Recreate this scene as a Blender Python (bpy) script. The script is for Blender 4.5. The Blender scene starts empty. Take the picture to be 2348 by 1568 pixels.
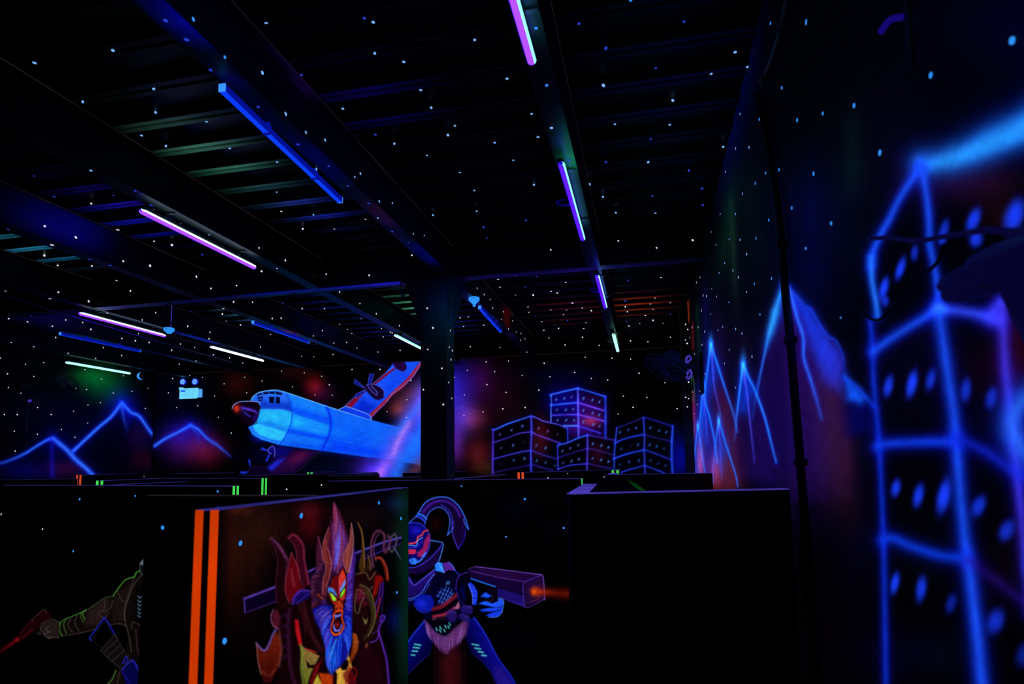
import bpy, math, random
import numpy as np
from mathutils import Vector, Matrix
random.seed(7); rng = np.random.default_rng(7)
S = bpy.context.scene
COL = S.collection

# ------------------------------------------------------------------ camera
CZ = 2.02                      # eye height
F, CX, CY = 1411.0, 1174.0, 917.0
def _R(y, p, r):
    cy, sy, cp, sp, cr, sr = math.cos(y), math.sin(y), math.cos(p), math.sin(p), math.cos(r), math.sin(r)
    fwd = np.array([sy*cp, cy*cp, sp]); right = np.array([cy, -sy, 0]); up = np.cross(right, fwd)
    return np.array([right*cr+up*sr, -(up*cr-right*sr), fwd])
M = _R(math.radians(-12.24), math.radians(6.05), math.radians(-0.9))
cam = bpy.data.cameras.new('camera'); cam_ob = bpy.data.objects.new('camera', cam); COL.objects.link(cam_ob)
cam.sensor_width = 36; cam.lens = F/2348*36; cam.shift_y = (CY-784)/2348
cam.clip_start = 0.02
cam.dof.use_dof = True; cam.dof.focus_distance = 6.5; cam.dof.aperture_fstop = 3.2
cam_ob.matrix_world = Matrix(((M[0][0], -M[1][0], -M[2][0], 0), (M[0][1], -M[1][1], -M[2][1], 0),
                              (M[0][2], -M[1][2], -M[2][2], CZ), (0, 0, 0, 1)))
S.camera = cam_ob
# ------------------------------------------------------------------ world, exposure
w = bpy.data.worlds.new('world'); S.world = w; w.use_nodes = True
w.node_tree.nodes['Background'].inputs[0].default_value = (0.2, 0.25, 1, 1)
w.node_tree.nodes['Background'].inputs[1].default_value = 0.0
S.view_settings.view_transform = 'Standard'; S.view_settings.look = 'None'
S.view_settings.exposure = 0; S.view_settings.gamma = 1; S.view_settings.use_curve_mapping = False

# ------------------------------------------------------------------ survey helpers (surveyed photo point -> point of the room)
def ray(x, y): return M.T @ np.array([(x-CX)/F, (y-CY)/F, 1.0])
def W(v): return np.array([v[0], v[1], v[2]+CZ])
def atz(x, y, z): v = ray(x, y); return W(v*z/v[2])      # z relative to the eye
def aty(x, y, Y): v = ray(x, y); return W(v*Y/v[1])
def atx(x, y, X): v = ray(x, y); return W(v*X/v[0])
def proj(P):
    Q = (np.asarray(P, float)-np.array([0, 0, CZ])) @ M.T
    return Q[..., 0]/Q[..., 2]*F+CX, Q[..., 1]/Q[..., 2]*F+CY

# ------------------------------------------------------------------ materials
def lin(c): return tuple((max(v, 0)/255.0)**2.2 for v in c)
def mat(name, base=(10, 10, 12), rough=.6, spec=.3, emis=None, es=1.0, metal=0.0, noise=0.0, nscale=8):
    m = bpy.data.materials.new(name); m.use_nodes = True; nt = m.node_tree; b = nt.nodes['Principled BSDF']
    b.inputs['Base Color'].default_value = (*lin(base), 1); b.inputs['Roughness'].default_value = rough
    b.inputs['Specular IOR Level'].default_value = spec; b.inputs['Metallic'].default_value = metal
    n = nt.nodes.new('ShaderNodeTexNoise'); n.inputs['Scale'].default_value = nscale; n.inputs['Detail'].default_value = 4
    tc = nt.nodes.new('ShaderNodeTexCoord'); nt.links.new(tc.outputs['Object'], n.inputs['Vector'])
    r = nt.nodes.new('ShaderNodeMapRange'); r.inputs['To Min'].default_value = max(rough-.12, 0.02); r.inputs['To Max'].default_value = min(rough+.12, 1)
    nt.links.new(n.outputs['Fac'], r.inputs['Value']); nt.links.new(r.outputs['Result'], b.inputs['Roughness'])
    if emis:
        b.inputs['Emission Color'].default_value = (*lin(emis), 1); b.inputs['Emission Strength'].default_value = es
        if noise:
            r2 = nt.nodes.new('ShaderNodeMapRange'); r2.inputs['From Min'].default_value = .3; r2.inputs['From Max'].default_value = .7
            r2.inputs['To Min'].default_value = es*(1-noise); r2.inputs['To Max'].default_value = es*(1+noise*.5)
            nt.links.new(n.outputs['Fac'], r2.inputs['Value']); nt.links.new(r2.outputs['Result'], b.inputs['Emission Strength'])
    return m
def paint_mat(name, base, rough=.6, spec=.3, strength=1.0, mott=0.25):
    """dull paint with fluorescent spray on it; the spray colour is held per vertex"""
    m = mat(name, base, rough, spec); nt = m.node_tree; b = nt.nodes['Principled BSDF']
    a = nt.nodes.new('ShaderNodeVertexColor'); a.layer_name = 'paint'
    nt.links.new(a.outputs['Color'], b.inputs['Emission Color'])
    n = nt.nodes.new('ShaderNodeTexNoise'); n.inputs['Scale'].default_value = 60; n.inputs['Detail'].default_value = 3
    tc = nt.nodes.new('ShaderNodeTexCoord'); nt.links.new(tc.outputs['Object'], n.inputs['Vector'])
    r = nt.nodes.new('ShaderNodeMapRange'); r.inputs['From Min'].default_value = .3; r.inputs['From Max'].default_value = .7
    r.inputs['To Min'].default_value = strength*(1-mott); r.inputs['To Max'].default_value = strength*(1+mott)
    nt.links.new(n.outputs['Fac'], r.inputs['Value']); nt.links.new(r.outputs['Result'], b.inputs['Emission Strength'])
    return m
M_deck = paint_mat('sprayed_deck_paint', (30, 38, 33), .45, .4, 1, .2)
M_steel = paint_mat('sprayed_steel_paint', (26, 48, 40), .45, .4, 1, .2)
M_wall = mat('black_wall_paint', (16, 16, 18), .7, .2)
M_mural = paint_mat('fluorescent_mural_paint', (14, 14, 16), .7, .15, 1, .1)
M_board = mat('black_partition_paint', (13, 13, 15), .7, .2)
M_cap = mat('bare_board_edge', (100, 100, 130), .7, .2, (46, 42, 112), .9, noise=.5, nscale=3)  # glow stands in for violet tube light on the partition tops
M_capv = mat('violet_glowing_board_edge', (100, 95, 130), .7, .2, (72, 60, 170), .9, noise=.6, nscale=3)  # brighter violet version of the painted-in top light
M_capg = mat('grey_board_edge', (120, 112, 112), .7, .2, (40, 34, 38), .9, noise=.5, nscale=3)  # grey version of the painted-in top light
M_floor = mat('dark_carpet', (16, 15, 18), .95, .1)
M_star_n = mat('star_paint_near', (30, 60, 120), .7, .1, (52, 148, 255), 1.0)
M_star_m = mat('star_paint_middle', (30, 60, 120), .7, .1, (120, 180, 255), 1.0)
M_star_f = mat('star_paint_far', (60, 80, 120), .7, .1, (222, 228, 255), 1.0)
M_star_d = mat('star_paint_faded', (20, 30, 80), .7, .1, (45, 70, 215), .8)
M_orange = mat('orange_fluorescent_tape', (120, 40, 5), .6, .2, (228, 66, 4), .84, noise=.3, nscale=2.5)
M_orange2 = mat('orange_red_fluorescent_tape', (120, 40, 5), .6, .2, (215, 75, 38), .9, noise=.15, nscale=3)
M_green = mat('green_fluorescent_tape', (10, 90, 30), .6, .2, (70, 225, 85), .9, noise=.3, nscale=5)
M_batten = mat('fluorescing_white_plastic', (60, 60, 90), .5, .3, (18, 62, 250), 1.0)
M_batten_side = mat('fluorescing_plastic_side', (60, 60, 90), .5, .3, (8, 22, 140), 1.0)
M_batten_end = mat('fluorescing_end_cap', (60, 60, 90), .5, .3, (60, 150, 255), 1.0)
M_plasticw = mat('fluorescing_white_detector_plastic', (60, 90, 120), .4, .4, (50, 150, 255), 1.0, noise=.15, nscale=12)
M_plasticb = mat('fluorescing_bright_plastic', (60, 90, 120), .4, .4, (110, 215, 255), 1.0, noise=.12, nscale=9)
M_dark = mat('black_plastic', (20, 20, 22), .5, .4)
M_darkpurple = mat('dark_painted_metal', (30, 28, 40), .5, .4, (15, 12, 52), .8)
M_housing = mat('black_painted_housing', (60, 75, 72), .4, .4)
M_cable = mat('black_cable', (120, 118, 120), .45, .5)
M_wire = mat('thin_violet_wire', (60, 60, 90), .5, .4, (70, 60, 190), .8)
M_dusty = mat('dusty_fan_plastic', (105, 98, 104), .6, .3)
M_tape_v = mat('violet_glowing_tape', (60, 50, 120), .5, .3, (66, 54, 165), .9, noise=.4, nscale=25)
M_lens = mat('dark_lens', (8, 10, 30), .15, .6)
def lamp_mat(name, c, s):
    m = bpy.data.materials.new(name); m.use_nodes = True; nt = m.node_tree
    b = nt.nodes['Principled BSDF']; b.inputs['Base Color'].default_value = (.02, .02, .03, 1)
    b.inputs['Emission Color'].default_value = (*c, 1); b.inputs['Emission Strength'].default_value = s
    n = nt.nodes.new('ShaderNodeTexNoise'); n.inputs['Scale'].default_value = 90
    r = nt.nodes.new('ShaderNodeMapRange'); r.inputs['From Min'].default_value = .35; r.inputs['From Max'].default_value = .7
    r.inputs['To Min'].default_value = s*.93; r.inputs['To Max'].default_value = s*1.07
    tc = nt.nodes.new('ShaderNodeTexCoord'); nt.links.new(tc.outputs['Object'], n.inputs['Vector'])
    nt.links.new(n.outputs['Fac'], r.inputs['Value']); nt.links.new(r.outputs['Result'], b.inputs['Emission Strength'])
    return m
M_tube_pink = lamp_mat('violet_pink_blacklight_glass', (.50, .085, 12.0), 1.0)
M_tube_viol = lamp_mat('deep_violet_blacklight_glass', (.13, .012, 10.0), 1.0)
M_tube_cyan = lamp_mat('bright_cyan_lamp_slot', (.16, .85, .62), 2.6)
M_tube_white = lamp_mat('white_lamp_slot', (.62, .80, 1.0), 2.4)
M_tube_mint = lamp_mat('mint_lamp_slot', (.36, 1.0, .75), 1.6)

# ------------------------------------------------------------------ mesh helpers
def mesh_obj(name, verts, faces, m, parent=None, mats=None, mi=None, smooth=False):
    me = bpy.data.meshes.new(name); me.from_pydata([tuple(map(float, v)) for v in verts], [], faces); me.validate()
    for mm in (mats or [m]): me.materials.append(mm)
    if mi: me.polygons.foreach_set('material_index', mi[:len(me.polygons)])
    if smooth: me.polygons.foreach_set('use_smooth', [True]*len(me.polygons))
    o = bpy.data.objects.new(name, me); COL.objects.link(o)
    if parent is not None:
        o.parent = parent; o.matrix_parent_inverse = parent.matrix_world.inverted()
    return o
class MB:
    def __init__(s): s.v = []; s.f = []; s.m = []
    def add(s, vs, fs, mi=0):
        n = len(s.v); s.v += [tuple(v) for v in vs]; s.f += [tuple(i+n for i in f) for f in fs]; s.m += [mi]*len(fs); return s
    def box(s, a, b, mi=0):
        x0, y0, z0 = a; x1, y1, z1 = b
        v = [(x0,y0,z0),(x1,y0,z0),(x1,y1,z0),(x0,y1,z0),(x0,y0,z1),(x1,y0,z1),(x1,y1,z1),(x0,y1,z1)]
        return s.add(v, [(0,3,2,1),(4,5,6,7),(0,1,5,4),(1,2,6,5),(2,3,7,6),(3,0,4,7)], mi)
    def prism(s, c0, c1, th, z0, z1, mi=0):       # upright slab from c0 to c1 (xy), th to its left
        d = np.array(c1[:2])-np.array(c0[:2]); d = d/np.linalg.norm(d); n = np.array([-d[1], d[0]])*th
        a, b = np.array(c0[:2]), np.array(c1[:2]); q = [a, b, b+n, a+n]
        v = [(*p, z0) for p in q]+[(*p, z1) for p in q]
        return s.add(v, [(0,3,2,1),(4,5,6,7),(0,1,5,4),(1,2,6,5),(2,3,7,6),(3,0,4,7)], mi)
    def cyl(s, p0, p1, r0, r1=None, n=16, mi=0, cap=True):
        r1 = r0 if r1 is None else r1
        p0, p1 = Vector(p0), Vector(p1); d = (p1-p0).normalized(); a = d.orthogonal().normalized(); b = d.cross(a)
        v = [p0+a*math.cos(t)*r0+b*math.sin(t)*r0 for t in [2*math.pi*i/n for i in range(n)]]
        v += [p1+a*math.cos(t)*r1+b*math.sin(t)*r1 for t in [2*math.pi*i/n for i in range(n)]]
        f = [(i, (i+1) % n, n+(i+1) % n, n+i) for i in range(n)]
        if cap: f += [tuple(range(n-1, -1, -1)), tuple(range(n, 2*n))]
        return s.add(v, f, mi)
    def lathe(s, c, axis, prof, n=24, mi=0):       # prof: [(r, h)] along axis from c
        c = Vector(c); d = Vector(axis).normalized(); a = d.orthogonal().normalized(); b = d.cross(a); v = []
        for r, h in prof: v += [c+d*h+a*math.cos(2*math.pi*i/n)*r+b*math.sin(2*math.pi*i/n)*r for i in range(n)]
        f = [(k*n+i, k*n+(i+1) % n, (k+1)*n+(i+1) % n, (k+1)*n+i) for k in range(len(prof)-1) for i in range(n)]
        f += [tuple(range(n-1, -1, -1)), tuple(range((len(prof)-1)*n, len(prof)*n))]
        return s.add(v, f, mi)
    def tube(s, pts, r, n=8, mi=0):
        pts = [Vector(p) for p in pts]; v = []; up = Vector((0, 0, 1))
        for i, p in enumerate(pts):
            d = (pts[min(i+1, len(pts)-1)]-pts[max(i-1, 0)]).normalized()
            a = d.cross(up); a = a.normalized() if a.length > .1 else d.orthogonal().normalized()
            b = d.cross(a).normalized(); rr = r[i] if isinstance(r, (list, tuple)) else r
            v += [p+a*math.cos(2*math.pi*k/n)*rr+b*math.sin(2*math.pi*k/n)*rr for k in range(n)]
        f = [(k*n+i, k*n+(i+1) % n, (k+1)*n+(i+1) % n, (k+1)*n+i) for k in range(len(pts)-1) for i in range(n)]
        f += [tuple(range(n-1, -1, -1)), tuple(range((len(pts)-1)*n, len(pts)*n))]
        return s.add(v, f, mi)
    def build(s, name, m, parent=None, mats=None, smooth=False, bevel=0):
        o = mesh_obj(name, s.v, s.f, m, parent, mats, s.m, smooth)
        if bevel:
            b = o.modifiers.new('bevel', 'BEVEL'); b.width = bevel; b.segments = 2; b.limit_method = 'ANGLE'
        return o
def smooth_pts(pts, n=8):
    P = [np.array(p, float) for p in pts]; out = []
    for i in range(len(P)-1):
        p0 = P[max(i-1, 0)]; p1 = P[i]; p2 = P[i+1]; p3 = P[min(i+2, len(P)-1)]
        for k in range(n):
            t = k/n
            out.append(.5*((2*p1)+(-p0+p2)*t+(2*p0-5*p1+4*p2-p3)*t*t+(-p0+3*p1-3*p2+p3)*t**3))
    out.append(P[-1]); return out
def tag(o, label=None, cat=None, group=None, kind=None):
    if label: o['label'] = label
    if cat: o['category'] = cat
    if group: o['group'] = group
    if kind: o['kind'] = kind
    return o
def empty(name, loc, label, cat, group=None):
    o = bpy.data.objects.new(name, None); COL.objects.link(o); o.location = tuple(map(float, loc)); o.empty_display_size = .1
    bpy.context.view_layer.update(); return tag(o, label, cat, group, 'thing')
def set_paint(o, cols):                 # cols Nx3 linear
    me = o.data; a = me.color_attributes.new('paint', 'FLOAT_COLOR', 'POINT')
    c = np.ones((len(me.vertices), 4), np.float32); c[:, :3] = cols; a.data.foreach_set('color', c.ravel())

# patches of sprayed fluorescent colour and painted-in lamp light: (centre, radius, display colour)
SPRAY_LIGHT = []
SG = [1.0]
def spray(p, r, c): SPRAY_LIGHT.append((np.asarray(p, float), r, np.array(c, float)*SG[0]))
def paint_spray_and_light(o, gain=None):
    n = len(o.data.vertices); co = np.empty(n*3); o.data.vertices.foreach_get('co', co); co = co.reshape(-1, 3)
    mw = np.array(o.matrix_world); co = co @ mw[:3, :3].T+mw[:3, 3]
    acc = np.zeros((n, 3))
    for c, r, k in SPRAY_LIGHT:
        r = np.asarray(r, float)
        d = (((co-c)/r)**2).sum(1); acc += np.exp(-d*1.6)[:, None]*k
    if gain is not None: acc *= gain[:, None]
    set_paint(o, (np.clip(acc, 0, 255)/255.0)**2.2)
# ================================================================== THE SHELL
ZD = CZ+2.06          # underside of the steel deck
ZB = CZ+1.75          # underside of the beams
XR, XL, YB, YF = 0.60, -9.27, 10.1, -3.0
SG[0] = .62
# ---- spray and painted-in tube light on deck and steel (photo survey -> room)
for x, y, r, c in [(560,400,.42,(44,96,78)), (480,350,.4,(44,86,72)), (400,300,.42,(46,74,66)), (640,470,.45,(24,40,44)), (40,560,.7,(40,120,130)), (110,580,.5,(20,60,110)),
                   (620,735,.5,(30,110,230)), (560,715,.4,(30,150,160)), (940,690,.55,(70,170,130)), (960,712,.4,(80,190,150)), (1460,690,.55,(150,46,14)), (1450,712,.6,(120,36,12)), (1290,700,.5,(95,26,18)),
                   (1300,735,.5,(75,30,25)), (860,235,.45,(24,14,110)), (700,470,.35,(22,26,130)), (760,500,.35,(20,24,130)), (1600,100,1.0,(3,4,26)), (1520,240,.7,(5,6,34)), (330,520,.45,(24,34,210)), (270,460,.4,(40,22,170)),  # last two paint the left tube's blue light on the ribs
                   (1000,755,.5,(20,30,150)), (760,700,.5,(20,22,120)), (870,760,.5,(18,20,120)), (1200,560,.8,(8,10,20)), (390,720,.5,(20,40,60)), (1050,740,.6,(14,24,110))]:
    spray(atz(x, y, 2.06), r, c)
# ---- floor, side walls
tag(MB().box((XL-.15, YF, -.1), (XR+.15, YB+.15, 0)).build('floor', M_floor), kind='structure')
tag(MB().box((XL-.15, YF-.15, 0), (XR+.15, YF, ZD+.15)).build('wall_front', M_wall), kind='structure')
wall_back = tag(MB().box((XL-.15, YB, 0), (XR+.15, YB+.15, ZD+.15)).build('wall_back', M_wall), kind='structure')
wall_right = tag(MB().box((XR, YF, 0), (XR+.15, YB, ZD+.15)).build('wall_right', M_wall), kind='structure')
wall_left = tag(MB().box((XL-.15, YF, 0), (XL, YB, ZD+.15)).build('wall_left', M_wall), kind='structure')
# ---- the ribbed steel deck: pans between hanging ribs, running across the room
prof = []; gains = []  # gains: rib bands glow most, light caught by the ribs painted in
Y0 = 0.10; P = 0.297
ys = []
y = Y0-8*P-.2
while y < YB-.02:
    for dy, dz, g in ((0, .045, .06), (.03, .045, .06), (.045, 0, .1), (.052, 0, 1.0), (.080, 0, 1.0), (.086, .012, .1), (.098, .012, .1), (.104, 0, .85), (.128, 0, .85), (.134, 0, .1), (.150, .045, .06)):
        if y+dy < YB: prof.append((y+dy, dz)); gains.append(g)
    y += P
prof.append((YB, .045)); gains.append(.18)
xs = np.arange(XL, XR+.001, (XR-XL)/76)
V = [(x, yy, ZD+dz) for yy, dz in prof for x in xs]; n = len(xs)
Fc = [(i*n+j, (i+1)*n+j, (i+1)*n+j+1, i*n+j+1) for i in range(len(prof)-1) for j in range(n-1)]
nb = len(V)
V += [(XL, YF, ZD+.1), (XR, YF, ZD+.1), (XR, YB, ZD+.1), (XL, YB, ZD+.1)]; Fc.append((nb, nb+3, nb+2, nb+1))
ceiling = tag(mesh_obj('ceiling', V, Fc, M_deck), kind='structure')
paint_spray_and_light(ceiling, np.array([g for g in gains for _ in xs]+[0]*4))

# ================================================================== BEAMS
SPRAY_LIGHT_DECK = SPRAY_LIGHT; SPRAY_LIGHT = []; SG[0] = .6
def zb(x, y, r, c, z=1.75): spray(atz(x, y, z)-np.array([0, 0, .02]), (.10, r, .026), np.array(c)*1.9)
M_edge = mat('worn_dusty_edge', (70, 62, 60), .7, .2, (44, 34, 38), .8, noise=.8, nscale=2)  # emissive strip paints the light caught along the top flange edge
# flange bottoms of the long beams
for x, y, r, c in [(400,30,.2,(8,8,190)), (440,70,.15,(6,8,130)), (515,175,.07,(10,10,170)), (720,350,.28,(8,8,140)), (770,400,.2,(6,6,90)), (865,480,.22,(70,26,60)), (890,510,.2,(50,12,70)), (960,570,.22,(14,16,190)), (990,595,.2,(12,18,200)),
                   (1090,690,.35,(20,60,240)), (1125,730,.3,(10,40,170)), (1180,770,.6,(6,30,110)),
                   (1225,50,.2,(10,44,30)), (1310,330,.35,(34,140,95)), (1318,372,.16,(20,170,110)),  # green patches paint the right-hand tubes' light on the flange
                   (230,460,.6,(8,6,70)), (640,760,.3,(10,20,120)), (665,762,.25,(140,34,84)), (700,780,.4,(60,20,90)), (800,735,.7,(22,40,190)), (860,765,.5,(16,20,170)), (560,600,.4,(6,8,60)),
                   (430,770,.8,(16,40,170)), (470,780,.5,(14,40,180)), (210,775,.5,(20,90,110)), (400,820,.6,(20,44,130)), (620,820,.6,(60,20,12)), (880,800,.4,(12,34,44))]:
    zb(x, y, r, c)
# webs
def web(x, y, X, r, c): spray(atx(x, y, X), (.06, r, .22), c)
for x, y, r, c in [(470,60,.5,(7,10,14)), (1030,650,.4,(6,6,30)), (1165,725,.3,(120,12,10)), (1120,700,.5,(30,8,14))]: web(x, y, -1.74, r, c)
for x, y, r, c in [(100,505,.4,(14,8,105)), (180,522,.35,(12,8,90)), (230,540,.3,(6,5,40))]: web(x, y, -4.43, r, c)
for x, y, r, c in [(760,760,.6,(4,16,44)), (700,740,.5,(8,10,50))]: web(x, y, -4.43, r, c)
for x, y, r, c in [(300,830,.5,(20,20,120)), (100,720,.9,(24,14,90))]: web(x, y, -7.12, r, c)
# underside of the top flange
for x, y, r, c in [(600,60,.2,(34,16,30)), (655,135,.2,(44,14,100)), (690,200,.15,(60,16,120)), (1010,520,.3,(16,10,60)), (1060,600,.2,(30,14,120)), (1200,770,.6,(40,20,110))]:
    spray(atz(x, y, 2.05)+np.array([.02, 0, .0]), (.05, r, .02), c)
def ibeam(x, y0, y1, label, z0=ZB, z1=ZD-.002, bw=.058):
    t, tw = .012, .006
    root = empty('ceiling_beam', (x, (y0+y1)/2, z0), label, 'beam')
    ys = np.arange(y0, y1+.001, (y1-y0)/max(int((y1-y0)/.09), 1))
    sec = [(-bw, z0), (0, z0), (bw, z0), (bw, z0+t), (tw, z0+t), (tw, z0+t+.012), (tw, (z0+z1)/2), (tw, z1-t-.012), (tw, z1-t), (bw, z1-t), (bw, z1), (-bw, z1), (-bw, z1-t), (-tw, z1-t), (-tw, z0+t), (-bw, z0+t)]
    # flange width split so that sprayed colour and painted-in light can vary across it
    k = len(sec); V = [(x+a, yy, b) for yy in ys for a, b in sec]
    Fq = [(i*k+j, i*k+(j+1) % k, (i+1)*k+(j+1) % k, (i+1)*k+j) for i in range(len(ys)-1) for j in range(k)]
    Fq += [tuple(range(k)), tuple((len(ys)-1)*k+j for j in range(k-1, -1, -1))]
    o = mesh_obj('beam_section', V, Fq, M_steel, root); paint_spray_and_light(o)
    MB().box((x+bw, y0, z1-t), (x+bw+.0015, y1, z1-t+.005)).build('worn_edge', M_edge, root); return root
BX = [-.40, -1.764, -3.115, -4.435, -5.80, -7.12, -8.45]
BY = 5.36
blabels = [('near beam by the right wall carrying the row of violet lamps', 'far beam by the right wall with the short violet and mint lamps'),
           ('big near beam running up to the square column beside the nearest blue batten', 'far beam running from the square column to the back wall'),
           ('near beam with the longest pink-white lamp under it', 'far beam left of the column with a white lamp half hidden below'),
           ('near beam with a violet-blue web at the left edge', 'far beam above the blue batten over the aeroplane'),
           ('near dark beam at far left, second from the left wall lamps', 'far beam above the white lamp left of the aeroplane'),
           ('near beam at the extreme left above the pink-white lamp', 'far beam above the distant blue batten at far left'),
           ('near beam closest to the left wall', 'far beam closest to the left wall above the mint lamp')]
for i, bx in enumerate(BX):
    far = [' , near bay', ', far bay behind the cross beam']
    a = ibeam(bx, YF+.05, BY-.005, blabels[i][0])
    b = ibeam(bx, BY+.125, YB-.02, blabels[i][1])
    for q in (a, b): q['group'] = 'long ceiling beams'
# cross beam
SPRAY_LIGHT = []; SG[0] = 1.9
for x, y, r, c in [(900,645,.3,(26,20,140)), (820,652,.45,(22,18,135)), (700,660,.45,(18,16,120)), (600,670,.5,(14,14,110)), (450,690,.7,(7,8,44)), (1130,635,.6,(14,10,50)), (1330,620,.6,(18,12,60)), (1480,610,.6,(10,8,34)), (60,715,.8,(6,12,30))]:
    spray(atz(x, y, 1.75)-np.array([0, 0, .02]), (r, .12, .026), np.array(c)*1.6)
root = empty('cross_beam', (-4.3, BY+.06, ZB), 'steel cross beam running from wall to wall over the square column, violet-lit on its underside', 'beam')
xs2 = np.arange(XL+.01, XR-.005, .1); sec = [(0, ZB), (.06, ZB), (.12, ZB), (.12, ZB+.012), (.066, ZB+.012), (.066, ZD-.014), (.12, ZD-.014), (.12, ZD-.002), (0, ZD-.002), (0, ZD-.014), (.054, ZD-.014), (.054, ZB+.012), (0, ZB+.012)]
k = len(sec); V = [(x, BY+a, b) for x in xs2 for a, b in sec]
Fq = [(i*k+j, (i+1)*k+j, (i+1)*k+(j+1) % k, i*k+(j+1) % k) for i in range(len(xs2)-1) for j in range(k)]+[tuple(range(k-1, -1, -1)), tuple((len(xs2)-1)*k+j for j in range(k))]
o = mesh_obj('beam_section', V, Fq, M_steel, root); paint_spray_and_light(o)
mb = MB()
for x, yy in ((200, 0), (663, 0)):
    pass
# cable straps hanging round the cross beam
def loop_pts(c, r, a0, a1, plane='xz', n=14, sq=1.0):
    out = []
    for i in range(n+1):
        t = math.radians(a0+(a1-a0)*i/n); p = list(c)
        p[0] += r*math.cos(t) if plane != 'yz' else 0
        if plane == 'yz': p[1] += r*math.cos(t)
        p[2] += r*sq*math.sin(t); out.append(tuple(p))
    return out
for px_, lab in ((663, 'black cable looped under the cross beam left of the column'), (375, 'dark cable loop hanging from the cross beam above the left detector')):
    c = atz(px_, 672 if px_ > 500 else 695, 1.72)
    tag(MB().tube(loop_pts((c[0], BY+.03, ZB-.122), .085, 30, 330, sq=1.3), .007).build('hanging_cable', M_cable, smooth=True), lab, 'cable', 'cable loops')
c = atz(932, 655, 1.72)
tag(MB().tube(loop_pts((c[0], BY-.07, ZB-.09), .05, 80, 400, 'yz', sq=1.4), .008).build('hanging_cable', M_cable, smooth=True), 'coil of cable hanging beside the column head', 'cable', 'cable loops')

# ================================================================== COLUMNS
SPRAY_LIGHT = []; SG[0] = .5
for x, y, r, c in [(1043,735,.35,(6,36,52)), (1045,690,.3,(8,26,80)), (1043,820,.5,(6,22,22)), (990,900,.5,(12,6,4)), (968,640,.12,(24,16,110))]:
    v = ray(x, y); spray(W(v*5.4/v[1]), r, c)
def column(x0, x1, y0, y1, ztop, label, plate=True):
    root = empty('steel_column', ((x0+x1)/2, (y0+y1)/2, 0), label, 'column')
    zs = np.arange(0, ztop+.001, ztop/60); V = []; q = [(x0, y0), (x1, y0), (x1, y1), (x0, y1)]
    for z in zs: V += [(a, b, z) for a, b in q]
    Fq = [(i*4+j, i*4+(j+1) % 4, (i+1)*4+(j+1) % 4, (i+1)*4+j) for i in range(len(zs)-1) for j in range(4)]+[(3,2,1,0), tuple((len(zs)-1)*4+j for j in range(4))]
    o = mesh_obj('shaft', V, Fq, M_steel, root); paint_spray_and_light(o)
    if plate:
        p = MB().box((x0-.17, y0-.02, ztop), (x1+.11, y1+.03, ztop+.03)).build('cap_plate', M_steel, root); paint_spray_and_light(p)
        g = MB()
        for sx, xa in ((-1, x0), (1, x1)):
            L = .15 if sx < 0 else .11
            for yy in (y0+.015, y1-.03):
                v = [(xa, yy, ztop), (xa+sx*L, yy, ztop), (xa+sx*L, yy, ztop-.04), (xa, yy, ztop-.42), (xa, yy+.012, ztop), (xa+sx*L, yy+.012, ztop), (xa+sx*L, yy+.012, ztop-.04), (xa, yy+.012, ztop-.42)]
                g = MB(); g.add(v, [(0,1,2,3), (7,6,5,4), (0,4,5,1), (1,5,6,2), (2,6,7,3), (3,7,4,0)])
                o2 = g.build('gusset', M_steel, root); paint_spray_and_light(o2)
        for (a, b) in ((x0-.11, y0+.03), (x0-.11, y1-.03), (x1+.07, y0+.03), (x1+.07, y1-.03)):
            o3 = MB().cyl((a, b, ztop-.025), (a, b, ztop), .014, n=6).build('bolt', M_steel, root); paint_spray_and_light(o3)
    return root
col1 = column(-2.005, -1.757, 5.30, 5.53, ZB-.036, 'square black steel column with star dots standing behind the middle partition')
SPRAY_LIGHT = []
for k_, px_ in ((2, 1192), (3, 1230)):  # thin glowing strips stand in for the flush boxed column's edges
    e_ = aty(px_, 950, YB-.01)
    tag(MB().box((e_[0]-.003, YB-.009, 0), (e_[0]+.003, YB, CZ+1.84)).build('trim_%d' % k_, mat('board_joint_%d' % k_, (60, 50, 40), .6, .2, (24, 17, 18), .8)), kind='structure')
tag(MB().box((-2.05, YB-.10, CZ+1.86), (-1.74, YB, ZD-.02)).build('beam_seat', M_steel), 'dark boxed seat where the big beam meets the back wall', 'beam seat')
set_paint(bpy.data.objects['beam_seat'], np.zeros((8, 3)))
col3 = column(.48, .575, 7.95, 8.2, ZD-.02, 'slim dark pilaster on the right wall near the far corner', plate=False)

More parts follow.
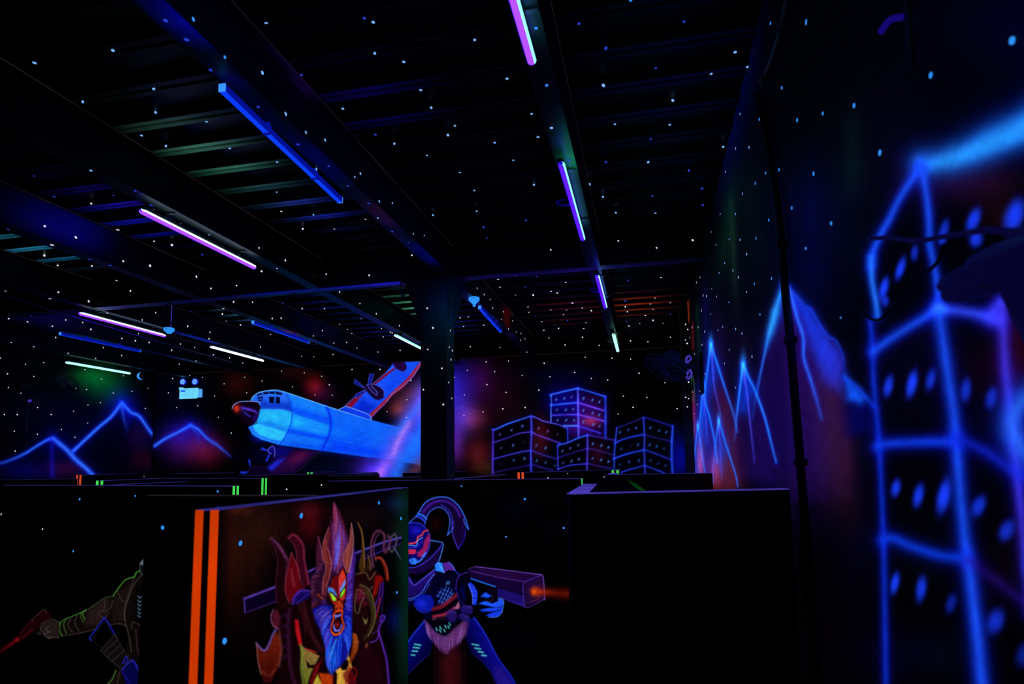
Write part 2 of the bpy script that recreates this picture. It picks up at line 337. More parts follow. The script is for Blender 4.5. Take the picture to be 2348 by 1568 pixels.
# ================================================================== LAMPS
def tube_lamp(x, y0, L, label, glass, slot, slot_dir=-50, r=.018, cable=True, z=1.68, group='violet blacklight tubes', tilt=0):
    zc = CZ+z; root = empty('blacklight_tube_lamp', (x, y0+L/2, zc), label, 'lamp', group)
    n = 20; ys = [0, .012, .04, L-.04, L-.012, L]; rs = [r*.55, r, r, r, r, r*.55]
    def shell(a0, a1, k, rr=1.0):
        V = []; Fq = []
        for yy, r_ in zip(ys, rs):
            for i in range(k+1):
                t = math.radians(a0+(a1-a0)*i/k); V.append((x+math.cos(t)*r_*rr, y0+yy, zc+math.sin(t)*r_*rr+tilt*yy))
        for a in range(len(ys)-1):
            for i in range(k): Fq.append((a*(k+1)+i, a*(k+1)+i+1, (a+1)*(k+1)+i+1, (a+1)*(k+1)+i))
        return V, Fq
    lo, hi = slot_dir, slot_dir+108
    V, Fq = shell(hi, lo+360, 18); mesh_obj('tube_glass', V, Fq, glass, root, smooth=True)
    V, Fq = shell(lo, hi, 8, 1.03); mesh_obj('tube_slot', V, Fq, slot, root, smooth=True)
    hb = MB().box((x-.028, y0+.02, zc+r+.002), (x+.006, y0+L-.02, zc+r+.024)); hb.build('housing', M_housing, root, bevel=.003)
    for yy in (.006, L-.03):
        MB().box((x-.014, y0+yy, zc+.004), (x+.014, y0+yy+.022, zc+r+.004)).build('lampholder', M_dark, root, bevel=.002)
    for fr in (.18, .82):
        yy = y0+L*fr
        MB().box((x-.02, yy-.012, zc+r+.02), (x+.012, yy+.012, ZB-.004)).box((x-.05, yy-.01, ZB-.010), (x+.062, yy+.012, ZB-.004)).build('hanger', M_housing, root)
    if cable:
        c = (x-.03, y0+L*.5, zc+.02)
        pts = smooth_pts([(c[0]+.03, c[1]-.01, c[2]), (c[0]-.02, c[1], c[2]-.005), (c[0]-.065, c[1], c[2]+.005), (c[0]-.085, c[1], c[2]+.02), (c[0]-.06, c[1], c[2]+.036), (c[0]-.01, c[1], c[2]+.034)], 5)
        MB().tube(pts, .007).build('supply_cable', M_cable, root, smooth=True)
    return root
K = 1.68
tube_lamp(-.243*K, 1.19, 1.2, 'pink-violet blacklight tube cut off by the top edge, on the beam by the right wall', M_tube_pink, M_tube_cyan, cable=False)
root_t2 = tube_lamp(-.243*K, 1.955*K, 1.2, 'deep violet blacklight tube with green-lit beam beside it, second of the right-hand row', M_tube_viol, M_tube_cyan)
tube_lamp(-.224*K, 3.24*K, 1.12, 'short-looking violet tube just beyond the cross beam on the right-hand row', M_tube_viol, M_tube_mint, r=.02)
tube_lamp(-.219*K, 4.78*K, 1.2, 'farthest mint-green glowing tube of the right-hand row', M_tube_mint, M_tube_mint, r=.022)
tube_lamp(-1.875*K, 1.93*K, 1.2, 'long pink and white blacklight tube at upper left, nearest of the left lamps', M_tube_pink, M_tube_white, slot_dir=-8)
tube_lamp(-3.48*K, 3.15*K, 1.2, 'pink-white blacklight tube left of the small detector', M_tube_pink, M_tube_white, slot_dir=-8)
tube_lamp(-3.445*K, 4.31*K, 1.2, 'white glowing tube right of and beyond the left detector', M_tube_white, M_tube_white, r=.016)
tube_lamp(-5.1*K, 4.51*K, 1.2, 'mint-white tube low on the left whose light greens the left wall', M_tube_mint, M_tube_mint, z=1.66)
v = atz(905, 768, 1.68)
tube_lamp(v[0], v[1], 1.2, 'white tube disappearing behind the square column', M_tube_white, M_tube_cyan, r=.016)

# blue fluorescing LED battens: body, end caps, clips
def batten():
    L = 1.2; root = empty('led_batten', (0, 0, 0), '-', 'lamp', 'unlit LED battens glowing blue')
    MB().add([(-.015, 0, 0), (.015, 0, 0), (.015, L, 0), (-.015, L, 0)], [(0,3,2,1)]).build('cover', M_batten, root)
    MB().add([(-.015,0,0), (.015,0,0), (.015,0,.034), (-.015,0,.034), (-.015,L,0), (.015,L,0), (.015,L,.034), (-.015,L,.034)],
             [(1,5,6,2), (2,6,7,3), (0,3,7,4)]).build('body', M_batten_side, root)
    for yy in (-.006, L): MB().box((-.017, yy, -.002), (.017, yy+.006, .036)).build('end_cap', M_batten_end, root, bevel=.002)
    for yy in (.35, .85): MB().box((-.02, yy, -.003), (.02, yy+.02, .038)).box((-.012, yy, .038), (.012, yy+.02, .058)).build('clip', M_batten_side, root)
    return root
bat = batten()
def copy_thing(r, loc, rz, rx, label):
    c = r.copy(); COL.objects.link(c); c.location = loc; c.rotation_euler = (rx, 0, rz); c['label'] = label
    for ch in r.children:
        d = ch.copy(); COL.objects.link(d); d.parent = c
    return c
def place_batten(p0, p1, label, first=False, z=1.69):
    a, b = atz(*p0, z), atz(*p1, z); d = b-a; rz = math.atan2(-d[0], d[1])
    if first: bat.location = tuple(a); bat.rotation_euler = (0, 0, rz); bat['label'] = label; return bat
    return copy_thing(bat, tuple(a), rz, 0, label)
place_batten((510, 210), (777, 462), 'nearest bright blue LED batten hanging beside the big beam at upper left', True)
place_batten((580, 742), (697, 783), 'blue LED batten beyond the cross beam, between aeroplane and left lamps')
place_batten((1100, 708), (1142, 755), 'small blue LED batten hanging below the white detector right of the column')
place_batten((138, 768), (303, 803), 'blue LED batten at far left above the mint tube')

# ================================================================== SMALL CEILING THINGS
def detector(c, label, stem=True, s=1.0, wire_to=None, wx=None):
    root = empty('smoke_detector', c, label, 'smoke detector', 'pendant smoke detectors'); x, y, z = c
    MB().lathe(c, (0, 0, -1), [(.055*s, 0), (.062*s, .004), (.062*s, .03*s), (.055*s, .042*s), (.04*s, .045*s), (.036*s, .06*s), (.028*s, .068*s), (.008, .07*s)]).build('detector_body', M_plasticw, root, smooth=False)
    MB().cyl((x+.012*s, y-.0605*s, z-.022*s), (x+.012*s, y-.066*s, z-.022*s), .0055*s, n=10).build('indicator', M_lens, root)
    if stem: MB().box((x-.014*s, y-.014*s, z-.105*s), (x+.014*s, y+.014*s, z-.07*s)).build('adaptor', M_plasticw, root, bevel=.003)
    if wire_to is not None: MB().tube([(x+.02, y, z), (x+.021, y, (z+wire_to)/2), (x+.02 if wx is None else wx, y, wire_to)], .0028, n=6).build('drop_wire', M_wire, root)
    return root
c = aty(1087, 682, 6.05); detector(tuple(c), 'white pendant detector glowing blue just right of the square column', s=.92, wire_to=ZB+.006, wx=-1.7055)
c = aty(388, 752, 5.6); detector(tuple(c), 'white detector glowing blue at the end of the left pink lamp', stem=False, s=.85, wire_to=ZD+.05)
# bullet camera on a rod
c = aty(333, 862, 9.2); x, y, z = c
root = empty('security_camera', tuple(c), 'blue-glowing bullet camera on a rod below the left ceiling', 'camera')
MB().cyl((x-.075, y-.02, z), (x+.03, y-.09, z-.01), .062, .062, n=20).build('camera_housing', M_plasticw, root, smooth=False)
MB().lathe((x+.03, y-.09, z-.01), (1, -.67, -.1), [(.058, 0), (.062, .03), (.05, .06), (.01, .065)]).build('lens_hood', M_dark, root)
MB().cyl((x-.02, y-.02, z+.05), (x-.02, y-.02, ZD), .009).build('rod', M_dark, root)
# twin emergency light on the back wall
def pw(x, y, d=0): p = aty(x, y, YB-d); return p
S1 = 19.6
def em(u, v, d=0): return pw(400+u/S1, 850+v/S1, d)
root = empty('emergency_light', tuple(em(740, 1240, .06)), 'twin-head emergency light with bright cyan box high on the back wall', 'emergency light')
def slab(u0, v0, u1, v1, d0, d1, name, m, bevel=.003):
    a, b = em(u0, v0, 0), em(u1, v1, 0)
    return MB().box((a[0], YB-d1, b[2]), (b[0], YB-d0, a[2])).build(name, m, root, bevel=bevel)
slab(350, 820, 1095, 1250, .012, .07, 'battery_box', M_plasticb)
slab(410, 900, 600, 960, .0705, .072, 'label_plate', M_batten, 0)
slab(1170, 840, 1270, 1195, .012, .06, 'side_pod', mat('fluorescing_side_pod', (60,90,120), .5, .3, (85,165,255), 1.0))
slab(285, 765, 435, 850, .012, .05, 'bracket', M_plasticb)
slab(330, 1250, 1280, 1290, .012, .05, 'base', M_dark)
slab(360, 760, 1250, 1220, .0, .012, 'back_plate', M_dark)
M_led = mat('cyan_led_lens', (60, 90, 120), .3, .4, (130, 235, 255), 1.0)
M_head = mat('blue_lamp_head', (20, 30, 120), .4, .4, (12, 40, 200), .9)
M_rim = mat('lamp_head_rim', (30, 40, 120), .4, .4, (50, 60, 235), .9)
for hu, hv in ((525, 520), (1065, 515)):
    c = em(hu, hv, 0); c = np.array([c[0], YB-.09, c[2]]); R_ = .062
    h = MB().cyl(tuple(c), tuple(c+[0, .05, 0]), R_, R_*.7, n=28).build('lamp_head', M_head, root)
    MB().lathe(tuple(c), (0, -1, 0), [(R_, -.006), (R_, .006), (R_-.006, .008), (R_-.008, .002)], n=28).build('rim', M_rim, h)
    MB().cyl(tuple(c+[0, .05, 0]), tuple(c+[0, .09, -.03]), .012).build('neck', M_dark, h)
    for k in range(9):
        if k == 8: dx = dz = 0
        else: t = math.radians(22.5+45*k); dx, dz = .036*math.cos(t), .036*math.sin(t)
        MB().cyl(tuple(c+[dx, -.003, dz]), tuple(c+[dx, -.01, dz]), .0115, .008, n=12).build('led', M_led, h)

# ---- wall fans
def fan(c, normal, R_, label, wall_pt, cords=False, motor=.09, m=M_dark, depth=.12, group='wall-mounted fans'):
    root = empty('wall_fan', tuple(c), label, 'fan', group)
    c = Vector(tuple(map(float, c))); n = Vector(normal).normalized(); a = n.orthogonal().normalized(); b = n.cross(a)
    g = MB()
    for d, rr in ((0, 1), (depth*.5, 1.0)):
        g.tube([c+n*(d-depth*.25)+(a*math.cos(t)+b*math.sin(t))*R_*rr for t in [2*math.pi*i/36 for i in range(37)]], .006, 6)
    for i in range(28):
        t = 2*math.pi*i/28; e = a*math.cos(t)+b*math.sin(t)
        for s_ in (1, -1):
            g.tube([c+n*s_*depth*.5+e*.04, c+n*s_*depth*.46+e*R_*.6, c+n*s_*depth*.22+e*R_], .0022, 4)
    g.build('guard', m, root)
    MB().lathe(c+n*depth*.5, n, [(.045, -.01), (.05, 0), (.04, .012), (.01, .014)]).build('hub_badge', m, root)
    for k in range(3):
        bl = MB()
        t0 = 2*math.pi*k/3; V = []
        for i in range(7):
            rr = .04+(R_*.86-.04)*i/6; ww = .3+.5*math.sin(math.pi*(i+1)/8)
            for s_ in (-1, 1):
                t = t0+s_*ww*.55; V.append(c+(a*math.cos(t)+b*math.sin(t))*rr+n*s_*.018)
        nn = len(V); V += [v+n*.004 for v in V]
        Fq = []
        for i in range(6):
            q = 2*i; Fq += [(q, q+1, q+3, q+2), (nn+q, nn+q+2, nn+q+3, nn+q+1), (q, q+2, nn+q+2, nn+q), (q+1, nn+q+1, nn+q+3, q+3)]
        bl.add(V, Fq); bl.build('blade', m, root)
    MB().lathe(c-n*depth*.4, -n, [(motor*.7, 0), (motor, .02), (motor, .1), (motor*.8, .15), (motor*.2, .17)]).build('motor', m, root)
    w = Vector(tuple(map(float, wall_pt)))
    MB().tube([c-n*(depth*.4+.1), (c-n*(depth*.4+.12)+w)/2+Vector((0, 0, -.03)), w], .016).build('arm', m, root)
    return root
c = aty(107, 888, 8.3); c = np.array([-8.9, 7.85, c[2]*.0+CZ+7.85*.17])
f1 = fan(c, (.55, -.8, -.25), .2, 'dark wall fan with pull cords, barely visible on the left wall', (XL, 8.1, c[2]+.02), m=M_dusty)
for dx in (-.035, .0):
    pass
w_ = aty(69, 919, 7.3)
M_cord = mat('dusty_pull_cord', (50, 50, 60), .6, .3, (24, 20, 44), .9)
MB().tube(smooth_pts([(c[0]-.06, c[1]-.1, c[2]-.1), tuple(w_), (w_[0]-.01, w_[1], w_[2]-.35), (w_[0]-.012, w_[1], w_[2]-.72)], 4), .0025, 5).build('pull_cord', M_cord, f1)
MB().tube(smooth_pts([(w_[0]-.03, w_[1], w_[2]-.03), (w_[0]-.042, w_[1], w_[2]-.3), (w_[0]-.034, w_[1], w_[2]-.5)], 4), .0025, 5).build('pull_cord', M_cord, f1)
MB().cyl((w_[0], w_[1]+.01, w_[2]), (w_[0], w_[1]-.02, w_[2]), .02, n=14).build('pull_switch', M_tape_v, f1)
bx_ = aty(25, 886, 7.45); bx_ = np.array([XL+.05, 7.5, bx_[2]])
tag(MB().box((XL, 7.42, bx_[2]-.05), (XL+.08, 7.6, bx_[2]+.05)).build('junction_box', M_dark, bevel=.004), 'small dark junction box on the left wall beside the fan', 'junction box')
# right-hand fan in the far corner, seen from its side, taped bracket
c = np.array([.235, 6.55, CZ+6.55*.150]);
f2 = fan(c, (-.42, -.25, -.87), .23, 'black wall fan tilted down with violet taped bracket near the far right corner', (XR, 6.6, c[2]-.02), depth=.1, motor=.085, m=M_dusty)
MB().box((XR-.035, 6.5, c[2]-.28), (XR, 6.72, c[2]+.14)).build('wall_bracket', M_dark, f2, bevel=.004)
for z0, z1, yy in ((.035, .11, 6.5), (-.14, -.04, 6.48)):
    MB().tube(smooth_pts([(.44, yy, c[2]+z0), (.475, yy-.02, c[2]+(z0+z1)/2), (.46, yy, c[2]+z1), (.43, yy, c[2]+(z0+z1)/2), (.44, yy, c[2]+z0)], 5), .012, 8).build('tape_wrap', M_tape_v, f2, smooth=True)
# near fan on the right wall, out of focus, with a cable bundle
c = atx(2275, 625, .50); cf = atx(2312, 608, .49); f3 = fan(tuple(cf), (-.42, -.25, .87), .078, 'blurred dark fan at the right edge in front of the painted tower', (XR, cf[1]+.02, cf[2]), depth=.03, motor=.022, m=M_darkpurple)
p = [atx(x, y, XR-.02) for x, y in ((1990, 548), (2040, 545), (2100, 552), (2180, 540), (2260, 528), (2330, 530), (2400, 520))]
tag(MB().tube(smooth_pts(p, 4), .0055, 8).build('wall_cable', M_darkpurple, smooth=True), 'dark cable crossing the painted tower windows on the right wall', 'cable')
p = [atx(x, y, XR-.02) for x, y in ((1925, 725), (1965, 708), (2010, 735), (2060, 690), (2110, 640), (2150, 600), (2165, 560))]
tag(MB().tube(smooth_pts(p, 4), .004, 8).build('wall_cable', M_dark, smooth=True), 'thin black cord curling across the left side of the painted tower', 'cable')
# conduit down the right wall and the bent pipe above it
def cond(pts, r, name, label, m=M_dark, off=.02):
    P_ = [atx(x, y, XR-off) for x, y in pts]
    root = empty(name, tuple(P_[-1]), label, 'pipe'); MB().tube(smooth_pts(P_, 4), r, 10).build('pipe', m, root, smooth=True)
    for i in range(1, len(P_)-1, 2):
        q = P_[i]; MB().box((q[0]-r-.004, q[1]-.018, q[2]-.012), (XR-.005, q[1]+.018, q[2]+.012)).build('clamp', m, root)
    return root
cond([(1738, 216), (1757, 300), (1778, 440), (1792, 560), (1800, 660), (1812, 780), (1824, 930), (1835, 1060), (1848, 1230), (1862, 1430), (1875, 1620)], .017, 'wall_conduit', 'black conduit running down the right wall across the big painted peak', off=.028)
cond([(1744, 188), (1754, 172), (1775, 120), (1792, 60), (1806, -10), (1830, -120)], .011, 'bent_conduit', 'thin bent conduit rising from the wall conduit to the ceiling', M_cable, off=.03)
c = atx(2005, 72, XR-.06)
root = empty('wall_bracket', tuple(c), 'small dark bracket with violet edge high on the right wall', 'bracket')
MB().tube(smooth_pts([(XR, c[1]-.02, c[2]+.01), (XR-.03, c[1]-.01, c[2]+.015), (XR-.045, c[1]+.01, c[2])], 5), .007, 8).build('bracket_arm', mat('violet_painted_hook', (50, 40, 120), .5, .3, (26, 16, 110), 1), root, smooth=True)
MB().box((XR-.008, c[1]-.045, c[2]-.12), (XR, c[1]-.015, c[2]+.04)).build('back_plate', M_dark, root)
# thin cables along the left beams
for (a, b, lab) in (((0, 676), (534, 831), 'thin cable strung below the lamps from the left edge towards the back wall'),
                    ((130, 790), (300, 845), 'cable running above the mint lamp on the left')):
    A, B_ = atz(*a, 1.66), atz(*b, 1.66)
    if a[0]: A, B_ = aty(*a, 8.6), aty(*b, 9.4)
    tag(MB().tube([tuple(A), tuple((A+B_)/2-np.array([0, 0, .01])), tuple(B_)], .006, 6).build('strung_cable', M_cable), lab, 'cable', 'strung cables')
# ================================================================== MURALS (brushwork evaluated in survey units, held per vertex)
class Mural:
    def __init__(s, pts, keep=None, base=(0, 0, 0)):      # pts: rows x cols x 3
        s.P3 = pts; s.r, s.c = pts.shape[:2]; s.X, s.Y = proj(pts.reshape(-1, 3)); s.n = len(s.X)
        s.C = np.zeros((s.n, 3))+np.array(base, float); s.T = np.zeros(s.n, int); s.tag = 0; s.keep = keep
        s.o = (0., 0., 1.); s.mask = None
    def frame(s, x, y, k): s.o = (x, y, k)
    def _t(s, pts): return [(s.o[0]+a/s.o[2], s.o[1]+b/s.o[2]) for a, b in pts]
    def _sel(s, pts, m):
        a = np.array(pts); return np.nonzero((s.X > a[:,0].min()-m) & (s.X < a[:,0].max()+m) & (s.Y > a[:,1].min()-m) & (s.Y < a[:,1].max()+m))[0]
    def _mix(s, i, al, col, add=False):
        if s.mask is not None: al = al*s.mask[i]
        col = np.asarray(col, float)
        if add: s.C[i] += al[:, None]*col
        else: s.C[i] = s.C[i]*(1-al[:, None])+al[:, None]*col
        s.T[i[al > .22]] = s.tag if s.tag else s.T[i[al > .22]]
    def _pd(s, x, y, pts):                                # distance to polyline, param along it
        best = np.full(len(x), 1e9); par = np.zeros(len(x)); L = 0; seg = []
        for a, b in zip(pts[:-1], pts[1:]):
            l = math.hypot(b[0]-a[0], b[1]-a[1]); seg.append((a, b, L, l)); L += l
        for a, b, l0, l in seg:
            if l < 1e-9: continue
            dx, dy = (b[0]-a[0])/l, (b[1]-a[1])/l
            t = np.clip((x-a[0])*dx+(y-a[1])*dy, 0, l); d = np.hypot(x-a[0]-dx*t, y-a[1]-dy*t)
            k = d < best; best[k] = d[k]; par[k] = ((l0+t)/L)[k]
        return best, par
    def stroke(s, pts, w, col, a=1.0, soft=None, sm=True, taper=(1, 1), fade=(1, 1), add=False):
        pts = s._t(pts); w = w/s.o[2]/2
        if sm and len(pts) > 2: pts = [tuple(p) for p in smooth_pts(pts, 6)]
        soft = 1.0 if soft is None else soft/s.o[2]
        i = s._sel(pts, w+soft*2.5)
        if not len(i): return
        d, t = s._pd(s.X[i], s.Y[i], pts)
        if len(taper) == 2: ww = w*(taper[0]*(1-t)+taper[1]*t)
        else: ww = w*np.interp(t, np.linspace(0, 1, len(taper)), taper)
        f = np.interp(t, np.linspace(0, 1, len(fade)), fade)
        al = a*f/(1+np.exp(np.clip((d-ww)/(soft*.35), -30, 30)))
        al[al < .004] = 0
        s._mix(i, al, col, add)
    def airline(s, pts, w, col=(25, 60, 255), core=(70, 150, 255), a=1, glow=2.6, gcol=(8, 10, 120), **k):
        s.stroke(pts, w*.9, gcol, .55*a, soft=w*glow, add=True, **k); s.stroke(pts, w*.9, col, .95*a, soft=w*.55, **k); s.stroke(pts, w*.35, core, .75*a, soft=w*.4, **k)
    def inside(s, x, y, pts):
        c = np.zeros(len(x), bool); n = len(pts)
        for k in range(n):
            (x0, y0), (x1, y1) = pts[k], pts[(k+1) % n]
            if y0 == y1: continue
            m = ((y0 > y) != (y1 > y)) & (x < (x1-x0)*(y-y0)/(y1-y0)+x0); c ^= m
        return c
    def fill(s, pts, col, a=1.0, soft=None, sm=False, col2=None, ax=None):
        pts = s._t(pts)
        if sm: pts = [tuple(p) for p in smooth_pts(pts+[pts[0]], 5)][:-1]
        soft = .9 if soft is None else soft/s.o[2]
        i = s._sel(pts, soft*3)
        if not len(i): return
        x, y = s.X[i], s.Y[i]; ins = s.inside(x, y, pts); d, _ = s._pd(x, y, pts+[pts[0]])
        sd = np.where(ins, -d, d); al = a/(1+np.exp(np.clip(sd/(soft*.4), -30, 30))); al[al < .004] = 0
        if col2 is not None:
            (ax0, ay0), (ax1, ay1) = s._t(ax); L = (ax1-ax0)**2+(ay1-ay0)**2
            t = np.clip(((x-ax0)*(ax1-ax0)+(y-ay0)*(ay1-ay0))/L, 0, 1)[:, None]
            c = np.array(col, float)*(1-t)+np.array(col2, float)*t
        else: c = col
        s._mix(i, al, c)
    def blob(s, x, y, rx, ry, col, a=1.0, rot=0, add=True, p=1.0):
        (x, y), = s._t([(x, y)]); rx /= s.o[2]; ry /= s.o[2]; R = max(rx, ry)*2.4
        i = np.nonzero((abs(s.X-x) < R) & (abs(s.Y-y) < R))[0]
        if not len(i): return
        dx, dy = s.X[i]-x, s.Y[i]-y; c, k = math.cos(math.radians(rot)), math.sin(math.radians(rot))
        q = ((dx*c+dy*k)/rx)**2+((-dx*k+dy*c)/ry)**2
        al = a*np.exp(-(q**p)*1.2); al[al < .006] = 0
        s._mix(i, al, col, add)
    def hair(s, r0, r1, n, w, cols, a=.8, curl=0.0, jit=6, soft=2.5):
        """n strands whose roots run along r0 and tips along r1"""
        A = smooth_pts(r0, 10); B = smooth_pts(r1, 10)
        for k in range(n):
            t = (k+random.random())/n; p = A[min(int(t*(len(A)-1)), len(A)-1)]; q = B[min(int(t*(len(B)-1)), len(B)-1)]
            p = p+np.array([random.uniform(-jit, jit), random.uniform(-jit, jit)]); q = q+np.array([random.uniform(-jit, jit), random.uniform(-jit, jit)])
            u0 = random.uniform(0, .45); p = p+(q-p)*u0
            m = (p+q)/2+np.array([-(q-p)[1], (q-p)[0]])*curl*random.uniform(.4, 1.2)
            s.stroke([tuple(p), tuple(m), tuple(q)], w*random.uniform(.6, 1.3), random.choice(cols), a*random.uniform(.5, 1), soft=soft, taper=(1, .9, .1), fade=(.6, 1, .7))
    def mottle(s, amt, sc=18, only=None):
        co = s.P3.reshape(-1, 3); u = np.hypot(co[:, 0], co[:, 1])*sc; v = co[:, 2]*sc*2.2
        n = np.sin(u*1.7+3*np.sin(v*.7))*np.sin(v*1.3+2*np.sin(u*.4)); f = 1+amt*n
        if only is not None: f = np.where(np.isin(s.T, only), f, 1)
        s.C *= f[:, None]
    def build(s, parent, parts):
        lc = (np.clip(s.C, 0, 255)/255.0)**2.2
        idx = np.arange(s.n).reshape(s.r, s.c)
        q = np.stack([idx[:-1, :-1], idx[1:, :-1], idx[1:, 1:], idx[:-1, 1:]], -1).reshape(-1, 4)
        if s.keep is not None: q = q[s.keep(s.P3.reshape(-1, 3)[q].mean(1))]
        ft = s.T[q].max(1); out = []
        for t, (name, label) in parts.items():
            fq = q[ft == t]
            if not len(fq): continue
            u, inv = np.unique(fq, return_inverse=True); inv = inv.reshape(-1, 4)
            me = bpy.data.meshes.new(name); me.vertices.add(len(u)); me.loops.add(len(inv)*4); me.polygons.add(len(inv))
            me.vertices.foreach_set('co', s.P3.reshape(-1, 3)[u].astype(np.float32).ravel())
            me.loops.foreach_set('vertex_index', inv.ravel().astype(np.int32))
            me.polygons.foreach_set('loop_start', np.arange(0, len(inv)*4, 4, dtype=np.int32))
            me.polygons.foreach_set('loop_total', np.full(len(inv), 4, np.int32))
            me.update(calc_edges=True); me.validate(); me.materials.append(M_mural)
            o = bpy.data.objects.new(name, me); COL.objects.link(o)
            o.parent = parent; o.matrix_parent_inverse = parent.matrix_world.inverted()
            set_paint(o, lc[u]); 
            if label: o['label'] = label
            out.append(o)
        return out

# ---------------------------------------------------------------- back wall
BLUE, CORE = (25, 60, 255), (70, 150, 255)
us = np.arange(XL+.005, XR-.002, .0095); zs = np.arange(CZ-.42, CZ+1.842, .0095)
g = np.stack(np.meshgrid(us, [YB-.004], zs, indexing='ij'), -1)[:, 0]
m = Mural(g, base=(4, 4, 6))
m.blob(720, 885, 24, 24, (84, 12, 12)); m.blob(740, 905, 40, 30, (30, 8, 30)); m.blob(545, 880, 45, 40, (34, 8, 5)); m.blob(680, 850, 60, 30, (26, 8, 6)); m.blob(400, 900, 80, 60, (2, 2, 18))
m.blob(915, 940, 22, 20, (90, 36, 20)); m.blob(945, 905, 50, 24, (70, 30, 22), rot=-35); m.blob(900, 880, 60, 50, (24, 6, 16))
m.blob(480, 1030, 50, 40, (34, 6, 12)); m.blob(440, 1010, 60, 40, (26, 8, 30)); m.blob(420, 990, 60, 40, (8, 6, 70))
m.blob(760, 1075, 120, 40, (4, 8, 26)); m.blob(860, 1070, 60, 50, (40, 14, 90)); m.blob(620, 1040, 60, 30, (6, 4, 34))
m.blob(1300, 860, 120, 30, (3, 3, 22)); m.blob(1560, 1050, 30, 60, (6, 10, 110)); m.blob(1180, 960, 80, 70, (8, 4, 6))
# mountains at the left
m.tag = 1
m.blob(405, 1030, 50, 50, (24, 6, 40)); m.blob(470, 1040, 44, 36, (34, 6, 14))
m.airline([(355, 1022), (380, 1005), (410, 990), (437, 975)], 8); m.airline([(437, 975), (455, 985), (475, 1005), (500, 1022), (528, 1046)], 8, fade=(1, .8, .25))
m.airline([(437, 977), (452, 995), (460, 1020)], 7, a=.5, fade=(1, 0)); m.fill([(437, 978), (425, 992), (400, 1008), (420, 1015), (440, 1000), (460, 1010), (480, 1015)], (30, 20, 150), .45, soft=14)
# aeroplane
m.frame(500, 800, 4.696); m.tag = 2
m.fill([(1640, 760), (1650, 720), (1800, 560), (1960, 420), (2100, 270), (2190, 130), (1900, 130), (1790, 280), (1650, 400), (1370, 610), (1420, 640)], (26, 78, 245), soft=5)
m.fill([(1430, 650), (1560, 540), (1700, 620), (1640, 740)], (8, 30, 190), .8, soft=60); m.fill([(1760, 600), (2010, 330), (2080, 260), (1980, 250), (1800, 420)], (20, 60, 235), .5, soft=40)
m.fill([(1370, 610), (1500, 500), (1600, 440), (1790, 275), (1900, 200), (1910, 215), (1800, 300), (1690, 385), (1580, 470), (1430, 640)], (120, 20, 50), soft=5)
m.fill([(1630, 700), (1700, 640), (1760, 580), (1900, 440), (2030, 320), (2180, 135), (2200, 150), (2110, 290), (1990, 420), (1890, 490), (1800, 590), (1650, 740)], (150, 36, 60), soft=5)
m.stroke([(2190, 140), (2110, 280), (1990, 400), (1880, 480), (1810, 575)], 6, (120, 130, 255), .8); m.stroke([(1800, 590), (1700, 680), (1650, 740)], 5, (140, 110, 255), .8); m.stroke([(1375, 605), (1500, 490), (1600, 425), (1790, 270), (1890, 190)], 6, (100, 120, 255), .8)
m.fill([(1880, 140), (1990, 135), (2030, 180), (2020, 230), (1985, 243), (1920, 215), (1890, 175)], (36, 8, 60), soft=5, sm=True); m.stroke([(1890, 175), (1920, 215), (1985, 243), (2022, 225)], 5, (80, 60, 190), .7)
for q in ([(1580, 415), (1475, 325), (1465, 370), (1570, 420)], [(1610, 400), (1630, 270), (1680, 270), (1640, 400)], [(1600, 440), (1490, 480), (1470, 520), (1500, 525), (1600, 460)]):
    m.fill(q, (24, 32, 150), .9, soft=5); m.stroke(q+[q[0]], 4, (80, 100, 235), .8, sm=False)
m.fill([(1585, 390), (1640, 375), (1720, 395), (1780, 440), (1790, 500), (1760, 540), (1700, 545), (1650, 510), (1590, 440)], (26, 8, 50), soft=6, sm=True)
m.stroke([(1600, 385), (1660, 380), (1740, 405), (1785, 450), (1788, 500)], 5, (100, 110, 255), .9); m.stroke([(1610, 395), (1660, 460), (1700, 490)], 12, (90, 100, 240), .6); m.stroke([(1650, 400), (1715, 470), (1705, 495)], 7, (110, 130, 255), .8)
# lower wing and engines
m.fill([(620, 1175), (800, 1080), (1110, 1095), (1020, 1160), (800, 1340), (540, 1350), (560, 1270)], (40, 13, 66), .85, soft=30); m.blob(860, 1170, 130, 60, (60, 10, 6), .7, -30)
m.fill([(530, 1275), (640, 1190), (720, 1180), (600, 1300), (560, 1310)], (30, 40, 210), .9, soft=20); m.stroke([(1100, 1110), (900, 1280), (810, 1340)], 4, (60, 40, 60), .8)
m.fill([(610, 1045), (700, 1050), (800, 1080), (740, 1150), (650, 1180), (605, 1165)], (18, 14, 100), soft=20)
for q in ([(540, 1085), (470, 1060), (455, 1085), (530, 1100)], [(545, 1130), (510, 1205), (530, 1212), (560, 1140)], [(345, 1270), (322, 1190), (345, 1190), (352, 1270)], [(320, 1320), (240, 1315), (238, 1340), (310, 1345)]):
    m.fill(q, (30, 50, 200), soft=6)
m.fill([(540, 1090), (560, 1060), (600, 1045), (620, 1060), (610, 1130), (570, 1130), (545, 1115)], (20, 12, 110), soft=5, sm=True); m.stroke([(605, 1160), (612, 1100), (590, 1045), (560, 1060), (540, 1085), (545, 1115), (575, 1128)], 6, (110, 120, 255), .95)
m.fill([(320, 1330), (340, 1285), (420, 1262), (510, 1275), (550, 1310), (540, 1350), (320, 1350)], (18, 6, 34), soft=6, sm=True); m.stroke([(325, 1320), (345, 1285), (420, 1265), (500, 1275)], 4, (50, 30, 90), .8)
